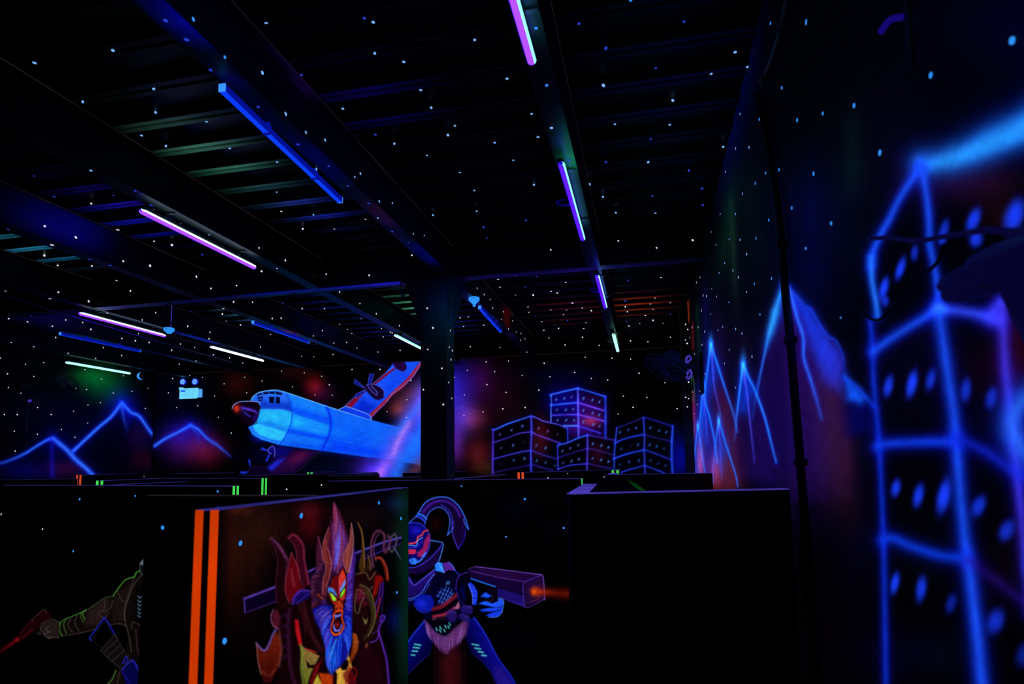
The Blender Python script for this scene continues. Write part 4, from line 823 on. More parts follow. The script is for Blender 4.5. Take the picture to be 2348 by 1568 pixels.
# nearest partition with orange tape: runs away from the camera
E1 = -1.245
P1 = empty('maze_partition', (-1.28, 2.5, 0), 'nearest partition with two orange tape stripes and a painted bearded warrior', 'partition wall', 'maze partitions')
A0, A1 = (-1.246, 1.62), (-1.351, 3.376)
MB().prism(A0, A1, .074, 0, ZT-.004).build('board', M_board, P1)
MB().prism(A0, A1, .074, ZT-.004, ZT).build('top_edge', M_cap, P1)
MB().prism((-1.321, 1.6133), (-1.295, 1.6149), .0015, 0, ZT-.001).build('tape_stripe', M_orange, P1)
MB().prism((-1.272, 1.6163), (-1.2455, 1.6179), .0015, 0, ZT-.001).build('tape_stripe', M_orange, P1)
P2 = partition((-2.40, 2.59), (-1.43, 2.463), .045, ZT, 'plain dark partition meeting the orange-taped one from the left', None, cap=M_capg)
P3 = partition((-6.3, 4.97), (-2.93, 3.95), .05, ZT, 'long partition at lower left with the painted coated gunman and green end stripes', M_green)
P9 = partition((-2.88, 5.22), (-.537, 5.13), .06, ZT-.0, 'middle partition in front of the column with the painted masked woman', M_green)
P15 = partition((-.313, 2.51), (.585, 2.826), .055, ZT, 'large plain black partition at lower right reaching the right wall', None, cap=M_capv)
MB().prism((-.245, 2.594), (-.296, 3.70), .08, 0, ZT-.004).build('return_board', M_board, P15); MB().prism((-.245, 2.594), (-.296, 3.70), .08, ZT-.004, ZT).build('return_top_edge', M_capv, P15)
P14 = partition(aty(1390, 1088, 5.75), (.585, 5.995), .05, CZ-.098, 'dark partition with a faint green laser streak, behind the lower right one', None)
q = aty(1418, 1083, 6.1); partition((q[0], 5.9), (q[0]-.03, 6.6), .09, CZ-.098, 'stub panel with violet-lit top at the left end of the laser-streak partition', None, cap=M_capv)
partition((-4.66, 4.56), (-4.88, 5.85), .05, ZT, 'partition running away behind the left green-striped one', None)
a = aty(380, 1096, 7.6); b = aty(600, 1096.5, 6.6); partition(a, b, .07, (a[2]+b[2])/2, 'long partition mid left ending in thin green stripes', M_green)
a = aty(237, 1101.5, 6.4); partition((a[0], a[1]), (a[0]-.45, a[1]+1.5), .085, a[2], 'partition with wide green end stripes in front of the left painted mountains', M_green, end=-1)
a = aty(20, 1101, 7.2); b = aty(172, 1096, 7.5); partition((-9.2, a[1]), b, .06, (a[2]+b[2])/2, 'low dark partition at the far left edge', None)
a = aty(187, 1088.5, 8.2); partition((a[0], a[1]), (a[0]-.2, a[1]+1.3), .088, a[2], 'far left partition ending in two orange stripes', M_orange2, end=-1)
a = aty(545, 1088.5, 7.2); b = aty(868, 1085.5, 7.6); partition(a, b, .05, (a[2]+b[2])/2, 'very long partition just below the aeroplane', None)
a = aty(400, 1085.5, 8.8); b = aty(530, 1083.5, 8.8); partition(a, b, .06, (a[2]+b[2])/2, 'small far partition left of the aeroplane propeller', None)
a = aty(717, 1082.5, 8.7); b = aty(765, 1079.5, 9.5); partition(a, b, .09, a[2], 'far partition tip with mint green stripes under the aeroplane', M_green, end=-1)
a = aty(815, 1084, 8.3); b = aty(866, 1081.5, 9.2); partition(a, b, .06, b[2]-.005, 'far partition running back beneath the light streak', None)
a = aty(748, 1090, 6.5); b = aty(868, 1089.5, 6.6); partition(a, b, .05, a[2], 'dark partition behind the middle one, left of the column', None)
a = aty(865, 1094, 6.0); b = aty(962, 1093.5, 6.0); partition(a, b, .05, a[2], 'narrow partition directly left of the column foot', None)
a = aty(925, 1088.5, 8.5); b = aty(1071, 1078, 9.0); partition(a, b, .06, b[2]-.02, 'bluish partition partly hidden behind the column', None)
partition((-1.838, 5.60), (-1.84, 8.05), .06, CZ-.121, 'partition running back from the right side of the column with green tip', None)
a = aty(1201, 1083, 7.7); b = aty(1405, 1076.3, 9.7); partition(a, b, .1, (a[2]+b[2])/2, 'far partition with two orange end stripes below the painted towers', M_orange2, end=-1)
a = aty(1419, 1077.5, 8.0); partition((a[0], a[1]), (a[0]-.03, a[1]+1.2), .092, a[2], 'far partition tip with two green stripes below the right painted tower', M_green, end=-1)

# ---------------------------------------------------------------- warrior mural on the nearest partition
kk = (A1[0]-A0[0])/(A1[1]-A0[1]); ts = np.arange(.4005, .7668, .00092); vs = np.arange(-.52, -.0335, .001)
T_, V_ = np.meshgrid(ts, vs, indexing='ij'); Yg = (A0[0]+.0025-kk*A0[1])/(-T_-kk)
g = np.stack([-T_*Yg, Yg, CZ+V_*Yg], -1)
m = Mural(g, keep=lambda c: (c[:, 2] < ZT-.002) & (c[:, 2] > CZ-1.45) & (c[:, 1] > 1.622) & (c[:, 1] < 3.378), base=(6, 3, 3))
m.frame(420, 1060, 3.087)
m.blob(900, 420, 90, 160, (50, 6, 10)); m.blob(560, 450, 330, 240, (34, 18, 11)); m.blob(1250, 380, 260, 140, (20, 12, 10)); m.blob(420, 900, 220, 380, (18, 10, 6)); m.blob(340, 700, 60, 500, (16, 6, 2)); m.blob(460, 700, 160, 200, (14, 6, 2)); m.blob(400, 330, 110, 50, (34, 14, 10)); m.blob(520, 1300, 160, 200, (4, 2, 4)); m.blob(900, 330, 140, 60, (20, 6, 8))
m.stroke([(1585, 150), (1588, 500), (1592, 900), (1596, 1600)], 96, (8, 66, 42), .85, soft=100, fade=(.5, 1, .8, .5)); m.stroke([(1540, 220), (1548, 500), (1560, 800)], 60, (26, 44, 34), .5, soft=60); m.blob(1500, 290, 90, 70, (6, 16, 44)); m.blob(1490, 1110, 60, 110, (4, 8, 64)); m.blob(1550, 1300, 60, 300, (10, 16, 14)); m.blob(1480, 500, 60, 80, (8, 10, 8))
m.tag = 1
PU = (112, 72, 205)
# staff
m.fill([(432, 960), (655, 878), (900, 770), (1240, 640), (1545, 528), (1545, 580), (1250, 700), (900, 860), (655, 985), (438, 1070)], (18, 8, 36), soft=5)
m.stroke([(432, 965), (655, 880)], 14, PU, .9, soft=6); m.stroke([(432, 965), (438, 1062)], 10, (84, 60, 160), .9); m.stroke([(438, 1065), (655, 985)], 7, (70, 40, 120), .9); m.stroke([(870, 782), (935, 748)], 10, PU, .9); m.stroke([(1200, 650), (1300, 610), (1420, 565), (1540, 532)], 13, (96, 84, 220), .9, soft=6); m.stroke([(1250, 700), (1400, 630), (1540, 575)], 7, (70, 50, 160), .8)
# back plumes
m.fill([(622, 538), (650, 555), (690, 610), (740, 685), (728, 800), (750, 900), (800, 1050), (720, 1090), (665, 1010), (652, 830), (668, 700), (650, 620)], (34, 10, 14), soft=6)
m.stroke([(622, 538), (655, 565), (700, 625), (738, 690)], 20, (140, 66, 130), .8, soft=14, taper=(.4, 1, .5)); m.stroke([(630, 560), (664, 660), (668, 740), (655, 850), (662, 1000)], 8, (66, 26, 50), .9); m.stroke([(736, 690), (726, 800), (735, 900), (770, 1010)], 8, (80, 30, 60), .8)
m.fill([(742, 530), (775, 508), (815, 530), (852, 590), (858, 680), (880, 790), (895, 870), (850, 900), (815, 790), (800, 660), (775, 570)], (60, 14, 28), soft=6)
m.stroke([(745, 535), (775, 512), (812, 532), (852, 595), (858, 690), (890, 860)], 14, (140, 44, 80), .8, soft=8); m.stroke([(760, 550), (800, 620), (808, 740), (850, 890)], 9, (90, 36, 60), .8)
m.fill([(765, 640), (812, 740), (820, 830), (850, 890), (800, 950), (752, 1000), (720, 900), (735, 780)], (96, 14, 22), soft=6); m.stroke([(765, 640), (735, 780), (722, 900), (755, 1010)], 8, (120, 50, 70), .8); m.stroke([(765, 640), (810, 740), (825, 830)], 8, (150, 50, 70), .8); m.stroke([(765, 760), (775, 820), (785, 870)], 16, (170, 60, 90), .5, soft=12)
m.fill([(955, 520), (978, 600), (990, 700), (960, 800), (940, 770), (938, 640)], (70, 26, 50), soft=6); m.stroke([(955, 525), (975, 600), (985, 700)], 7, (130, 60, 100), .8)
# body and cloak
m.fill([(640, 1060), (720, 1030), (790, 960), (860, 905), (960, 900), (1200, 960), (1340, 900), (1390, 1000), (1400, 1180), (1450, 1400), (1470, 1900), (560, 1900), (660, 1500), (700, 1250), (625, 1150)], (26, 8, 12), soft=10)
m.fill([(775, 960), (830, 905), (890, 908), (900, 950), (840, 990), (790, 1005)], (30, 16, 90), soft=6); m.stroke([(775, 1000), (790, 950), (835, 908), (900, 912)], 14, (80, 46, 190), .9, soft=8); m.stroke([(800, 1000), (850, 960), (890, 930)], 7, (60, 50, 180), .7)
m.fill([(625, 1080), (660, 1030), (690, 1100), (680, 1170), (640, 1170)], (80, 24, 40), soft=8); m.stroke([(640, 1040), (622, 1090), (635, 1150), (680, 1180)], 8, (130, 80, 130), .8)
for k in range(5): m.stroke([(690+6*k, 1100+70*k), (720+4*k, 1080+72*k), (745, 1110+70*k)], 12, (60, 30, 80), .6, soft=8)
m.stroke([(752, 1040), (742, 1150), (748, 1300), (760, 1450), (790, 1568)], 26, (60, 26, 54), .8, soft=12); m.stroke([(850, 1000), (880, 1120), (920, 1240), (980, 1330)], 24, (84, 34, 44), .6, soft=16); m.stroke([(820, 1000), (850, 1100), (870, 1200)], 14, (90, 30, 40), .5, soft=10)
m.fill([(790, 1115), (815, 1112), (825, 1180), (842, 1290), (820, 1300), (795, 1200)], (190, 26, 32), soft=5)
m.fill([(830, 1292), (880, 1325), (965, 1370), (930, 1440), (905, 1490), (870, 1600), (846, 1500), (835, 1400)], (150, 112, 62), soft=6, col2=(110, 120, 40), ax=((930, 1350), (850, 1520))); m.stroke([(832, 1295), (845, 1360), (836, 1450), (855, 1600)], 16, (118, 140, 50), .8, soft=8); m.fill([(870, 1400), (900, 1435), (935, 1430), (930, 1455), (880, 1455)], (16, 5, 8), soft=4); m.stroke([(870, 1320), (905, 1330), (940, 1345)], 9, (200, 34, 34), .9)
m.fill([(985, 1390), (960, 1460), (920, 1568), (895, 1560), (930, 1450)], (110, 16, 22), soft=6); m.fill([(905, 1600), (950, 1500), (1000, 1600)], (190, 170, 50), soft=5); m.fill([(960, 1490), (1060, 1500), (1060, 1640), (1000, 1640)], (190, 60, 16), soft=8)
m.fill([(1165, 1350), (1185, 1400), (1195, 1450), (1170, 1500), (1165, 1640), (1085, 1640), (1090, 1500), (1078, 1470), (1120, 1450), (1140, 1400)], (232, 176, 66), soft=5); m.fill([(1140, 1390), (1170, 1400), (1170, 1440), (1155, 1470), (1120, 1470), (1120, 1430)], (18, 6, 6), soft=4)
m.fill([(1180, 1440), (1210, 1500), (1230, 1568), (1150, 1568), (1130, 1500)], (110, 18, 26), .8, soft=8); m.stroke([(1200, 1450), (1230, 1480), (1210, 1540)], 9, (190, 30, 30), .7); m.fill([(1230, 1330), (1330, 1290), (1390, 1400), (1430, 1568), (1240, 1568)], (40, 10, 24), .8, soft=30)
# left flap
m.fill([(518, 1280), (560, 1320), (580, 1328), (612, 1270), (650, 1188), (685, 1240), (694, 1340), (670, 1460), (620, 1560), (570, 1560), (535, 1450), (528, 1370)], (104, 30, 16), soft=6, col2=(60, 16, 14), ax=((600, 1300), (600, 1540)))
m.stroke([(518, 1278), (550, 1318), (580, 1330), (610, 1280), (635, 1215), (655, 1185)], 12, (100, 90, 190), .9, soft=6); m.stroke([(520, 1285), (530, 1400), (552, 1500)], 9, (140, 84, 80), .8); m.stroke([(680, 1200), (694, 1330), (676, 1440)], 16, (140, 74, 66), .6, soft=10); m.stroke([(560, 1480), (610, 1510), (650, 1460)], 14, (150, 60, 44), .5, soft=10)
# right shoulder guard: horns, scrolls
m.fill([(1245, 425), (1270, 480), (1280, 560), (1285, 680), (1290, 770), (1260, 790), (1240, 740), (1262, 640), (1262, 520)], (74, 46, 18), soft=5); m.stroke([(1236, 428), (1266, 500), (1280, 620), (1284, 740)], 7, (150, 110, 60), .8)
m.fill([(1308, 655), (1330, 720), (1330, 830), (1290, 830), (1298, 740)], (60, 36, 24), soft=5); m.stroke([(1306, 655), (1326, 720), (1332, 790), (1350, 810)], 6, (140, 100, 70), .8)
m.fill([(1215, 790), (1270, 770), (1370, 760), (1420, 840), (1400, 1000), (1370, 1200), (1290, 1290), (1220, 1230), (1195, 1100), (1205, 900)], (34, 13, 14), soft=8)
m.stroke([(1230, 790), (1290, 780), (1320, 830), (1345, 800), (1362, 775)], 9, (110, 80, 50), .8); m.fill([(1360, 800), (1400, 800), (1420, 830), (1390, 860), (1370, 930), (1340, 960)], (130, 20, 16), soft=5)
m.blob(1260, 940, 50, 60, (90, 16, 50), .7); m.stroke([(1340, 880), (1290, 930), (1240, 900), (1222, 950), (1215, 1040), (1240, 1066), (1258, 1000), (1280, 955)], 8, (96, 90, 62), .8, sm=True)
m.stroke([(1255, 872), (1290, 900), (1325, 960), (1345, 1040), (1345, 1120), (1320, 1200), (1280, 1250)], 34, (62, 54, 28), .9, soft=10, taper=(.5, 1, 1, .8, .3)); m.stroke([(1255, 866), (1300, 885), (1338, 950), (1358, 1040), (1352, 1140), (1310, 1230)], 6, (124, 116, 76), .7); m.stroke([(1262, 1040), (1300, 1020), (1320, 1090), (1296, 1135), (1268, 1095)], 14, (20, 8, 8), .9); m.fill([(1268, 1090), (1290, 1120), (1308, 1100), (1300, 1140), (1285, 1145)], (120, 116, 70), soft=4)
m.stroke([(1230, 900), (1275, 905), (1240, 950), (1222, 980)], 10, (120, 30, 50), .6, soft=8); m.stroke([(1260, 990), (1300, 1000), (1260, 1020)], 12, (110, 26, 34), .6, soft=8)
m.stroke([(1362, 680), (1400, 682), (1432, 740), (1446, 830)], 26, (140, 40, 26), .9, soft=8, taper=(.7, 1, .8)); m.stroke([(1365, 676), (1402, 676), (1440, 745), (1450, 820)], 6, (200, 80, 60), .7)
m.stroke([(1345, 740), (1330, 620), (1345, 520), (1385, 484), (1425, 520), (1420, 600), (1435, 636), (1465, 560), (1450, 520)], 18, (100, 50, 84), .9, soft=8); m.stroke([(1470, 530), (1500, 508), (1510, 560), (1480, 632), (1455, 600)], 12, (90, 74, 96), .9, soft=6); m.stroke([(1495, 600), (1520, 650), (1545, 692)], 10, (84, 74, 130), .9, taper=(1, 1, .3)); m.stroke([(1365, 700), (1350, 620), (1362, 540), (1390, 505)], 5, (150, 90, 140), .7)
for q in ([(1418, 850), (1405, 950), (1370, 1060)], [(1400, 860), (1385, 950), (1360, 1010)]): m.stroke(q, 8, (84, 40, 190), .8)
m.stroke([(1395, 960), (1375, 1060), (1365, 1100)], 6, (190, 30, 40), .8); m.stroke([(1370, 1140), (1400, 1100), (1410, 1010), (1420, 900)], 6, (60, 30, 120), .8)
m.stroke([(1400, 1130), (1400, 1095), (1418, 1085), (1425, 1100), (1395, 1150), (1385, 1195), (1410, 1290), (1440, 1400), (1456, 1568), (1460, 1700)], 13, (96, 50, 200), .9, soft=8); m.stroke([(1325, 1275), (1370, 1255), (1386, 1200)], 9, (110, 50, 190), .8); m.stroke([(1375, 1190), (1340, 1215)], 8, (80, 40, 150), .7)
m.fill([(1200, 1208), (1225, 1215), (1245, 1270), (1235, 1330), (1200, 1400), (1172, 1434), (1185, 1370), (1200, 1290)], (170, 76, 32), soft=5, col2=(110, 44, 14), ax=((1220, 1220), (1180, 1430))); m.fill([(1300, 1270), (1312, 1290), (1296, 1322), (1286, 1300)], (110, 60, 44), soft=4)
# mane
m.fill([(1000, 640), (960, 800), (905, 800), (900, 880), (915, 960), (910, 1040), (930, 1100), (985, 1000), (1060, 900), (1060, 700)], (50, 20, 44), soft=10)
m.hair([(1000, 700), (960, 800), (930, 900), (960, 980)], [(960, 770), (905, 830), (905, 930), (915, 1050)], 46, 8, [(110, 50, 80), (80, 40, 110), (60, 24, 60), (130, 60, 70)], curl=.2)
m.fill([(1150, 830), (1190, 700), (1212, 598), (1222, 690), (1208, 850), (1200, 960), (1195, 1100), (1150, 1060), (1150, 920)], (60, 28, 120), soft=8)
m.hair([(1165, 800), (1160, 880), (1160, 970)], [(1214, 620), (1215, 760), (1200, 950)], 40, 8, [(110, 60, 190), (80, 50, 200), (60, 30, 120)], curl=-.15)
# tall flame of hair
m.fill([(1068, 286), (1085, 310), (1110, 350), (1140, 430), (1165, 510), (1175, 600), (1165, 720), (1130, 760), (1090, 810), (1050, 800), (1000, 700), (1010, 560), (1030, 480), (1045, 390), (1055, 440), (1070, 380)], (86, 26, 48), soft=8, col2=(60, 20, 60), ax=((1070, 300), (1090, 800)))
m.hair([(1060, 780), (1090, 790), (1120, 740)], [(1060, 430), (1095, 380), (1150, 520)], 70, 9, [(120, 70, 200), (100, 60, 190), (84, 40, 130), (140, 70, 150), (130, 50, 80)], curl=.06, jit=12)
m.hair([(1080, 780), (1100, 700)], [(1075, 560), (1110, 470)], 26, 7, [(120, 110, 240), (100, 80, 220)], curl=.05); m.hair([(1060, 420), (1085, 500)], [(1064, 290), (1075, 300)], 14, 9, [(170, 60, 110), (120, 40, 60)], curl=.05)
m.stroke([(1068, 286), (1084, 350), (1086, 430), (1076, 500)], 12, (170, 80, 150), .7, soft=8, taper=(.3, 1, .6))
m.fill([(1030, 458), (1040, 520), (1020, 600), (1048, 690), (1048, 760), (1020, 850), (1010, 945), (985, 940), (983, 860), (1005, 790), (1010, 740), (983, 670), (990, 560)], (110, 38, 44), soft=6); m.stroke([(1030, 462), (994, 560), (986, 660), (1012, 740), (992, 830), (986, 930)], 7, (160, 90, 110), .7); m.stroke([(1020, 600), (1046, 690), (1042, 780), (1012, 880)], 7, (190, 100, 110), .7); m.stroke([(1010, 560), (1003, 650), (1026, 720)], 14, (170, 70, 50), .6, soft=9)
m.fill([(1190, 428), (1206, 540), (1196, 660), (1172, 790), (1150, 780), (1128, 710), (1135, 640), (1172, 560)], (128, 56, 64), soft=6); m.stroke([(1190, 432), (1205, 540), (1196, 660), (1172, 780)], 7, (200, 140, 150), .7); m.stroke([(1188, 470), (1182, 560), (1140, 650), (1138, 710), (1158, 770)], 7, (180, 100, 100), .7); m.stroke([(1180, 590), (1160, 670), (1165, 740)], 14, (190, 96, 60), .6, soft=9)
# cheeks and beard
m.fill([(915, 1040), (980, 1010), (1050, 1010), (1060, 1090), (1045, 1180), (1065, 1228), (1110, 1218), (1142, 1160), (1130, 1060), (1160, 980), (1192, 960), (1196, 1150), (1186, 1300), (1160, 1390), (1110, 1440), (1045, 1504), (1050, 1440), (1010, 1440), (1015, 1340), (985, 1240), (970, 1180), (940, 1130)], (24, 26, 150), soft=8)
m.hair([(1000, 1020), (1050, 1030), (1050, 1100)], [(925, 1090), (960, 1160), (985, 1230)], 44, 9, [(90, 70, 190), (70, 60, 200), (50, 40, 140), (120, 100, 200)], curl=.12)
m.hair([(1045, 1060), (1040, 1180), (1060, 1230)], [(980, 1210), (1005, 1310), (1015, 1400)], 40, 10, [(40, 110, 250), (90, 80, 230), (70, 60, 210)], curl=.1)
m.hair([(1050, 1225), (1090, 1230), (1130, 1190)], [(1015, 1430), (1050, 1498), (1120, 1430)], 90, 11, [(30, 110, 255), (24, 60, 230), (80, 70, 230), (14, 40, 190), (60, 150, 255)], curl=.08)
m.hair([(1145, 1080), (1150, 1150), (1130, 1200)], [(1192, 1120), (1190, 1250), (1165, 1370)], 60, 10, [(24, 60, 235), (60, 70, 240), (20, 40, 190), (50, 130, 255)], curl=-.12)
m.hair([(1150, 960), (1140, 1040)], [(1196, 930), (1196, 1060)], 30, 8, [(96, 80, 230), (70, 60, 220)], curl=.1)
# face
m.fill([(1060, 815), (1045, 870), (1030, 900), (1028, 935), (1050, 985), (1075, 1015), (1062, 1070), (1130, 1060), (1128, 1000), (1155, 940), (1162, 860), (1150, 800), (1130, 752), (1098, 798)], (116, 20, 18), soft=5)
m.fill([(1130, 755), (1150, 800), (1146, 850), (1120, 880), (1110, 930), (1098, 940), (1100, 860), (1095, 820)], (228, 60, 22), soft=5, col2=(220, 60, 110), ax=((1130, 760), (1100, 930))); m.fill([(1062, 820), (1092, 805), (1096, 860), (1094, 930), (1070, 880)], (104, 16, 20), soft=5); m.stroke([(1096, 810), (1098, 870), (1096, 945)], 5, (40, 6, 10), .8)
m.fill([(1024, 882), (1035, 888), (1050, 884), (1072, 905), (1092, 950), (1070, 940), (1045, 915), (1032, 925), (1026, 915)], (74, 140, 250), soft=4); m.fill([(1146, 828), (1152, 850), (1140, 885), (1112, 925), (1108, 905), (1122, 870)], (110, 150, 250), soft=4)
m.fill([(1036, 918), (1060, 935), (1080, 958), (1083, 978), (1062, 980), (1050, 960)], (130, 235, 40), soft=3.5, col2=(170, 255, 60), ax=((1040, 920), (1080, 975))); m.fill([(1146, 888), (1144, 915), (1128, 945), (1113, 962), (1112, 935), (1128, 905)], (130, 235, 40), soft=3.5); m.stroke([(1036, 912), (1062, 926), (1086, 955)], 5, (14, 4, 20), .9); m.stroke([(1148, 882), (1130, 900), (1112, 930)], 5, (14, 4, 20), .9)
m.fill([(1146, 925), (1142, 960), (1118, 985), (1112, 972), (1130, 945)], (214, 50, 44), soft=4); m.fill([(1050, 975), (1068, 988), (1085, 992), (1072, 1006)], (200, 46, 24), soft=4)
m.fill([(1076, 1010), (1085, 985), (1104, 978), (1126, 996), (1130, 1040), (1110, 1060), (1080, 1052)], (200, 62, 34), soft=5, sm=True); m.stroke([(1078, 1000), (1098, 970), (1126, 992)], 5, (30, 6, 8), .9); m.blob(1086, 1035, 6, 9, (40, 6, 8), .9, add=False); m.blob(1114, 1030, 6, 9, (40, 6, 8), .9, add=False); m.stroke([(1092, 1000), (1096, 1030), (1100, 1050)], 7, (150, 30, 20), .7)
m.fill([(1066, 1075), (1092, 1058), (1124, 1062), (1124, 1108), (1136, 1160), (1108, 1204), (1068, 1212), (1050, 1175), (1062, 1125)], (34, 5, 12), soft=4); m.blob(1090, 1150, 18, 24, (150, 34, 30), .9, add=False)
m.fill([(1068, 1078), (1095, 1080), (1118, 1068), (1118, 1086), (1096, 1095), (1082, 1096), (1080, 1112), (1074, 1094)], (130, 120, 250), soft=3); m.fill([(1060, 1168), (1068, 1140), (1074, 1172), (1090, 1186), (1112, 1176), (1120, 1136), (1128, 1160), (1108, 1196), (1072, 1200)], (120, 116, 245), soft=3)
m.stroke([(1064, 1120), (1068, 1072), (1092, 1054), (1120, 1050), (1127, 1064), (1123, 1105), (1138, 1155), (1112, 1206), (1078, 1222), (1052, 1200), (1046, 1170), (1062, 1120)], 9, (240, 76, 26), .95, soft=4); m.stroke([(1052, 1200), (1078, 1220), (1110, 1205)], 12, (250, 100, 24), .9, soft=4)
m.stroke([(955, 935), (975, 955), (990, 962)], 12, (170, 60, 24), .8, soft=7); m.blob(1000, 990, 20, 20, (60, 40, 150), .6)
m.mottle(.1, 60, only=(0, 1)); m.C *= .88
m.build(P1, {0: ('painted_backdrop', 'red-brown airbrush haze with green far edge'), 1: ('painted_warrior', 'bearded horned warrior with flaming hair and green eyes')})

# ---------------------------------------------------------------- figure murals on cross partitions
def face_grid(c0, c1, s0, s1, z0, z1, step, off=.0025):
    c0, c1 = np.array(c0, float), np.array(c1, float); d = (c1-c0)/np.linalg.norm(c1-c0); n = np.array([d[1], -d[0]])
    ss = np.arange(s0, s1, step); zz = np.arange(z0, z1, step)
    A, B = np.meshgrid(ss, zz, indexing='ij')
    return np.stack([c0[0]+d[0]*A+n[0]*off, c0[1]+d[1]*A+n[1]*off, B], -1)
g = face_grid((-2.88, 5.22), (-.537, 5.13), .35, 2.345, CZ-2.0, ZT-.003, .0048)
m = Mural(g, base=(4, 4, 6)); m.frame(860, 1060, 3.086)
m.blob(430, 430, 60, 60, (24, 4, 6)); m.blob(1200, 230, 200, 80, (5, 6, 4)); m.blob(1000, 330, 150, 110, (1, 2, 12)); m.blob(800, 200, 120, 80, (4, 5, 4)); m.blob(1250, 480, 100, 90, (4, 5, 8)); m.blob(650, 1450, 90, 120, (0, 3, 5)); m.blob(1000, 1250, 200, 100, (1, 1, 8))
m.tag = 1; BE = (56, 120, 255); NV = (12, 10, 84)
# tassel hair
m.fill([(200, 470), (245, 425), (300, 370), (350, 290), (410, 255), (480, 245), (540, 262), (600, 320), (640, 400), (662, 476), (632, 440), (636, 520), (590, 615), (560, 550), (545, 470), (520, 515), (513, 512), (545, 440), (520, 370), (480, 325), (440, 318), (390, 345), (365, 380), (352, 440), (280, 470)], (30, 10, 62), soft=5)
m.fill([(480, 262), (540, 290), (585, 350), (610, 430), (600, 520), (585, 590), (560, 520), (560, 430), (520, 350), (450, 300)], (20, 8, 40), .8, soft=20); m.stroke([(340, 350), (400, 290), (480, 272), (560, 310), (600, 380)], 12, (84, 44, 190), .7, soft=10)
m.stroke([(200, 468), (245, 424), (300, 369), (350, 290), (410, 254), (480, 244), (540, 262), (600, 320), (640, 400), (661, 474)], 7, BE, .95, soft=4); m.stroke([(661, 474), (640, 445), (625, 400)], 5, BE, .9); m.stroke([(352, 440), (368, 380), (392, 345), (440, 319), (482, 326), (520, 370), (530, 430), (513, 513)], 6, (60, 110, 255), .9, soft=4); m.stroke([(513, 513), (545, 480), (553, 455)], 6, BE, .9); m.stroke([(545, 420), (548, 500), (566, 560), (590, 614)], 6, (80, 60, 220), .9); m.stroke([(590, 614), (630, 540), (640, 470)], 7, (40, 30, 190), .8); m.stroke([(470, 300), (530, 350), (556, 440)], 8, (60, 70, 230), .6, soft=6)
m.stroke([(304, 366), (335, 374), (362, 398)], 14, (40, 110, 250), .95, soft=4); m.stroke([(294, 384), (325, 392), (352, 424)], 10, (30, 80, 240), .95, soft=4)
m.fill([(200, 470), (285, 395), (345, 420), (352, 450), (300, 440)], (6, 3, 18), soft=5)
# hood collar behind
m.fill([(388, 548), (440, 560), (480, 574), (470, 640), (455, 700), (425, 728), (380, 760), (320, 792), (240, 790), (180, 740), (300, 740), (370, 660)], (26, 12, 60), soft=5); m.fill([(388, 550), (470, 576), (410, 640), (330, 700), (370, 630)], (6, 4, 16), .9, soft=6); m.stroke([(386, 550), (440, 560), (481, 573), (470, 640), (452, 698)], 6, (70, 140, 255), .9, soft=3); m.stroke([(475, 580), (420, 650), (350, 710), (290, 740), (240, 745)], 6, (64, 60, 220), .9)
# helmet
m.fill([(150, 560), (170, 470), (245, 430), (300, 428), (345, 450), (378, 495), (390, 540), (380, 610), (352, 670), (310, 712), (250, 728), (190, 690)], (14, 10, 100), soft=5); m.blob(290, 480, 50, 34, (20, 20, 90), .8); m.stroke([(170, 470), (245, 430), (300, 428), (345, 450), (378, 495), (389, 540), (380, 610), (352, 670)], 6, (50, 70, 245), .9, soft=4)
m.fill([(345, 560), (382, 500), (390, 545), (378, 600), (350, 655), (330, 670), (300, 668), (296, 640), (340, 600)], (140, 30, 90), soft=5); m.fill([(180, 616), (285, 614), (292, 636), (280, 650), (180, 650)], (190, 40, 80), soft=4)
m.stroke([(180, 578), (245, 574), (284, 568), (300, 545), (306, 525), (330, 515), (345, 490), (372, 480)], 11, (226, 62, 60), .95, soft=4); m.stroke([(180, 592), (250, 586), (292, 590), (300, 560), (318, 540), (335, 532)], 7, (90, 160, 255), .9, soft=4); m.stroke([(200, 604), (290, 600), (318, 578), (338, 545)], 8, (30, 40, 190), .9)
m.fill([(240, 690), (262, 676), (288, 680), (300, 700), (285, 722), (255, 718)], (50, 120, 250), soft=4, sm=True); m.stroke([(300, 706), (325, 690), (350, 650), (358, 640)], 12, (60, 130, 255), .9, soft=4); m.stroke([(246, 670), (262, 690), (262, 712)], 4, (10, 8, 40), .9)
# torso, scarf, chest
m.fill([(200, 800), (330, 830), (430, 780), (490, 780), (560, 770), (600, 800), (585, 900), (600, 985), (640, 1050), (640, 1110), (560, 1140), (360, 1120), (320, 1060), (280, 1010), (160, 1000)], (9, 6, 38), soft=6)
m.fill([(180, 760), (240, 800), (275, 862), (330, 822), (420, 752), (436, 775), (385, 860), (330, 930), (250, 975), (160, 980)], (44, 24, 120), soft=6, col2=(24, 14, 80), ax=((240, 820), (300, 960))); m.stroke([(240, 815), (276, 868), (335, 828), (422, 756)], 6, (90, 90, 230), .8); m.stroke([(160, 950), (250, 965), (325, 925), (372, 850), (418, 790)], 5, (70, 130, 255), .9); m.stroke([(160, 972), (255, 976), (335, 935), (385, 860)], 4, (60, 100, 240), .8)
m.fill([(275, 1000), (285, 960), (330, 935), (390, 940), (416, 985), (405, 1035), (370, 1060), (310, 1050)], (16, 26, 150), soft=6, sm=True); m.blob(330, 1000, 40, 34, (14, 24, 90), .7); m.stroke([(276, 1005), (300, 1045), (350, 1064), (400, 1040)], 4, (50, 60, 200), .7); m.fill([(170, 990), (240, 990), (240, 1030), (170, 1020)], (12, 14, 90), soft=6)
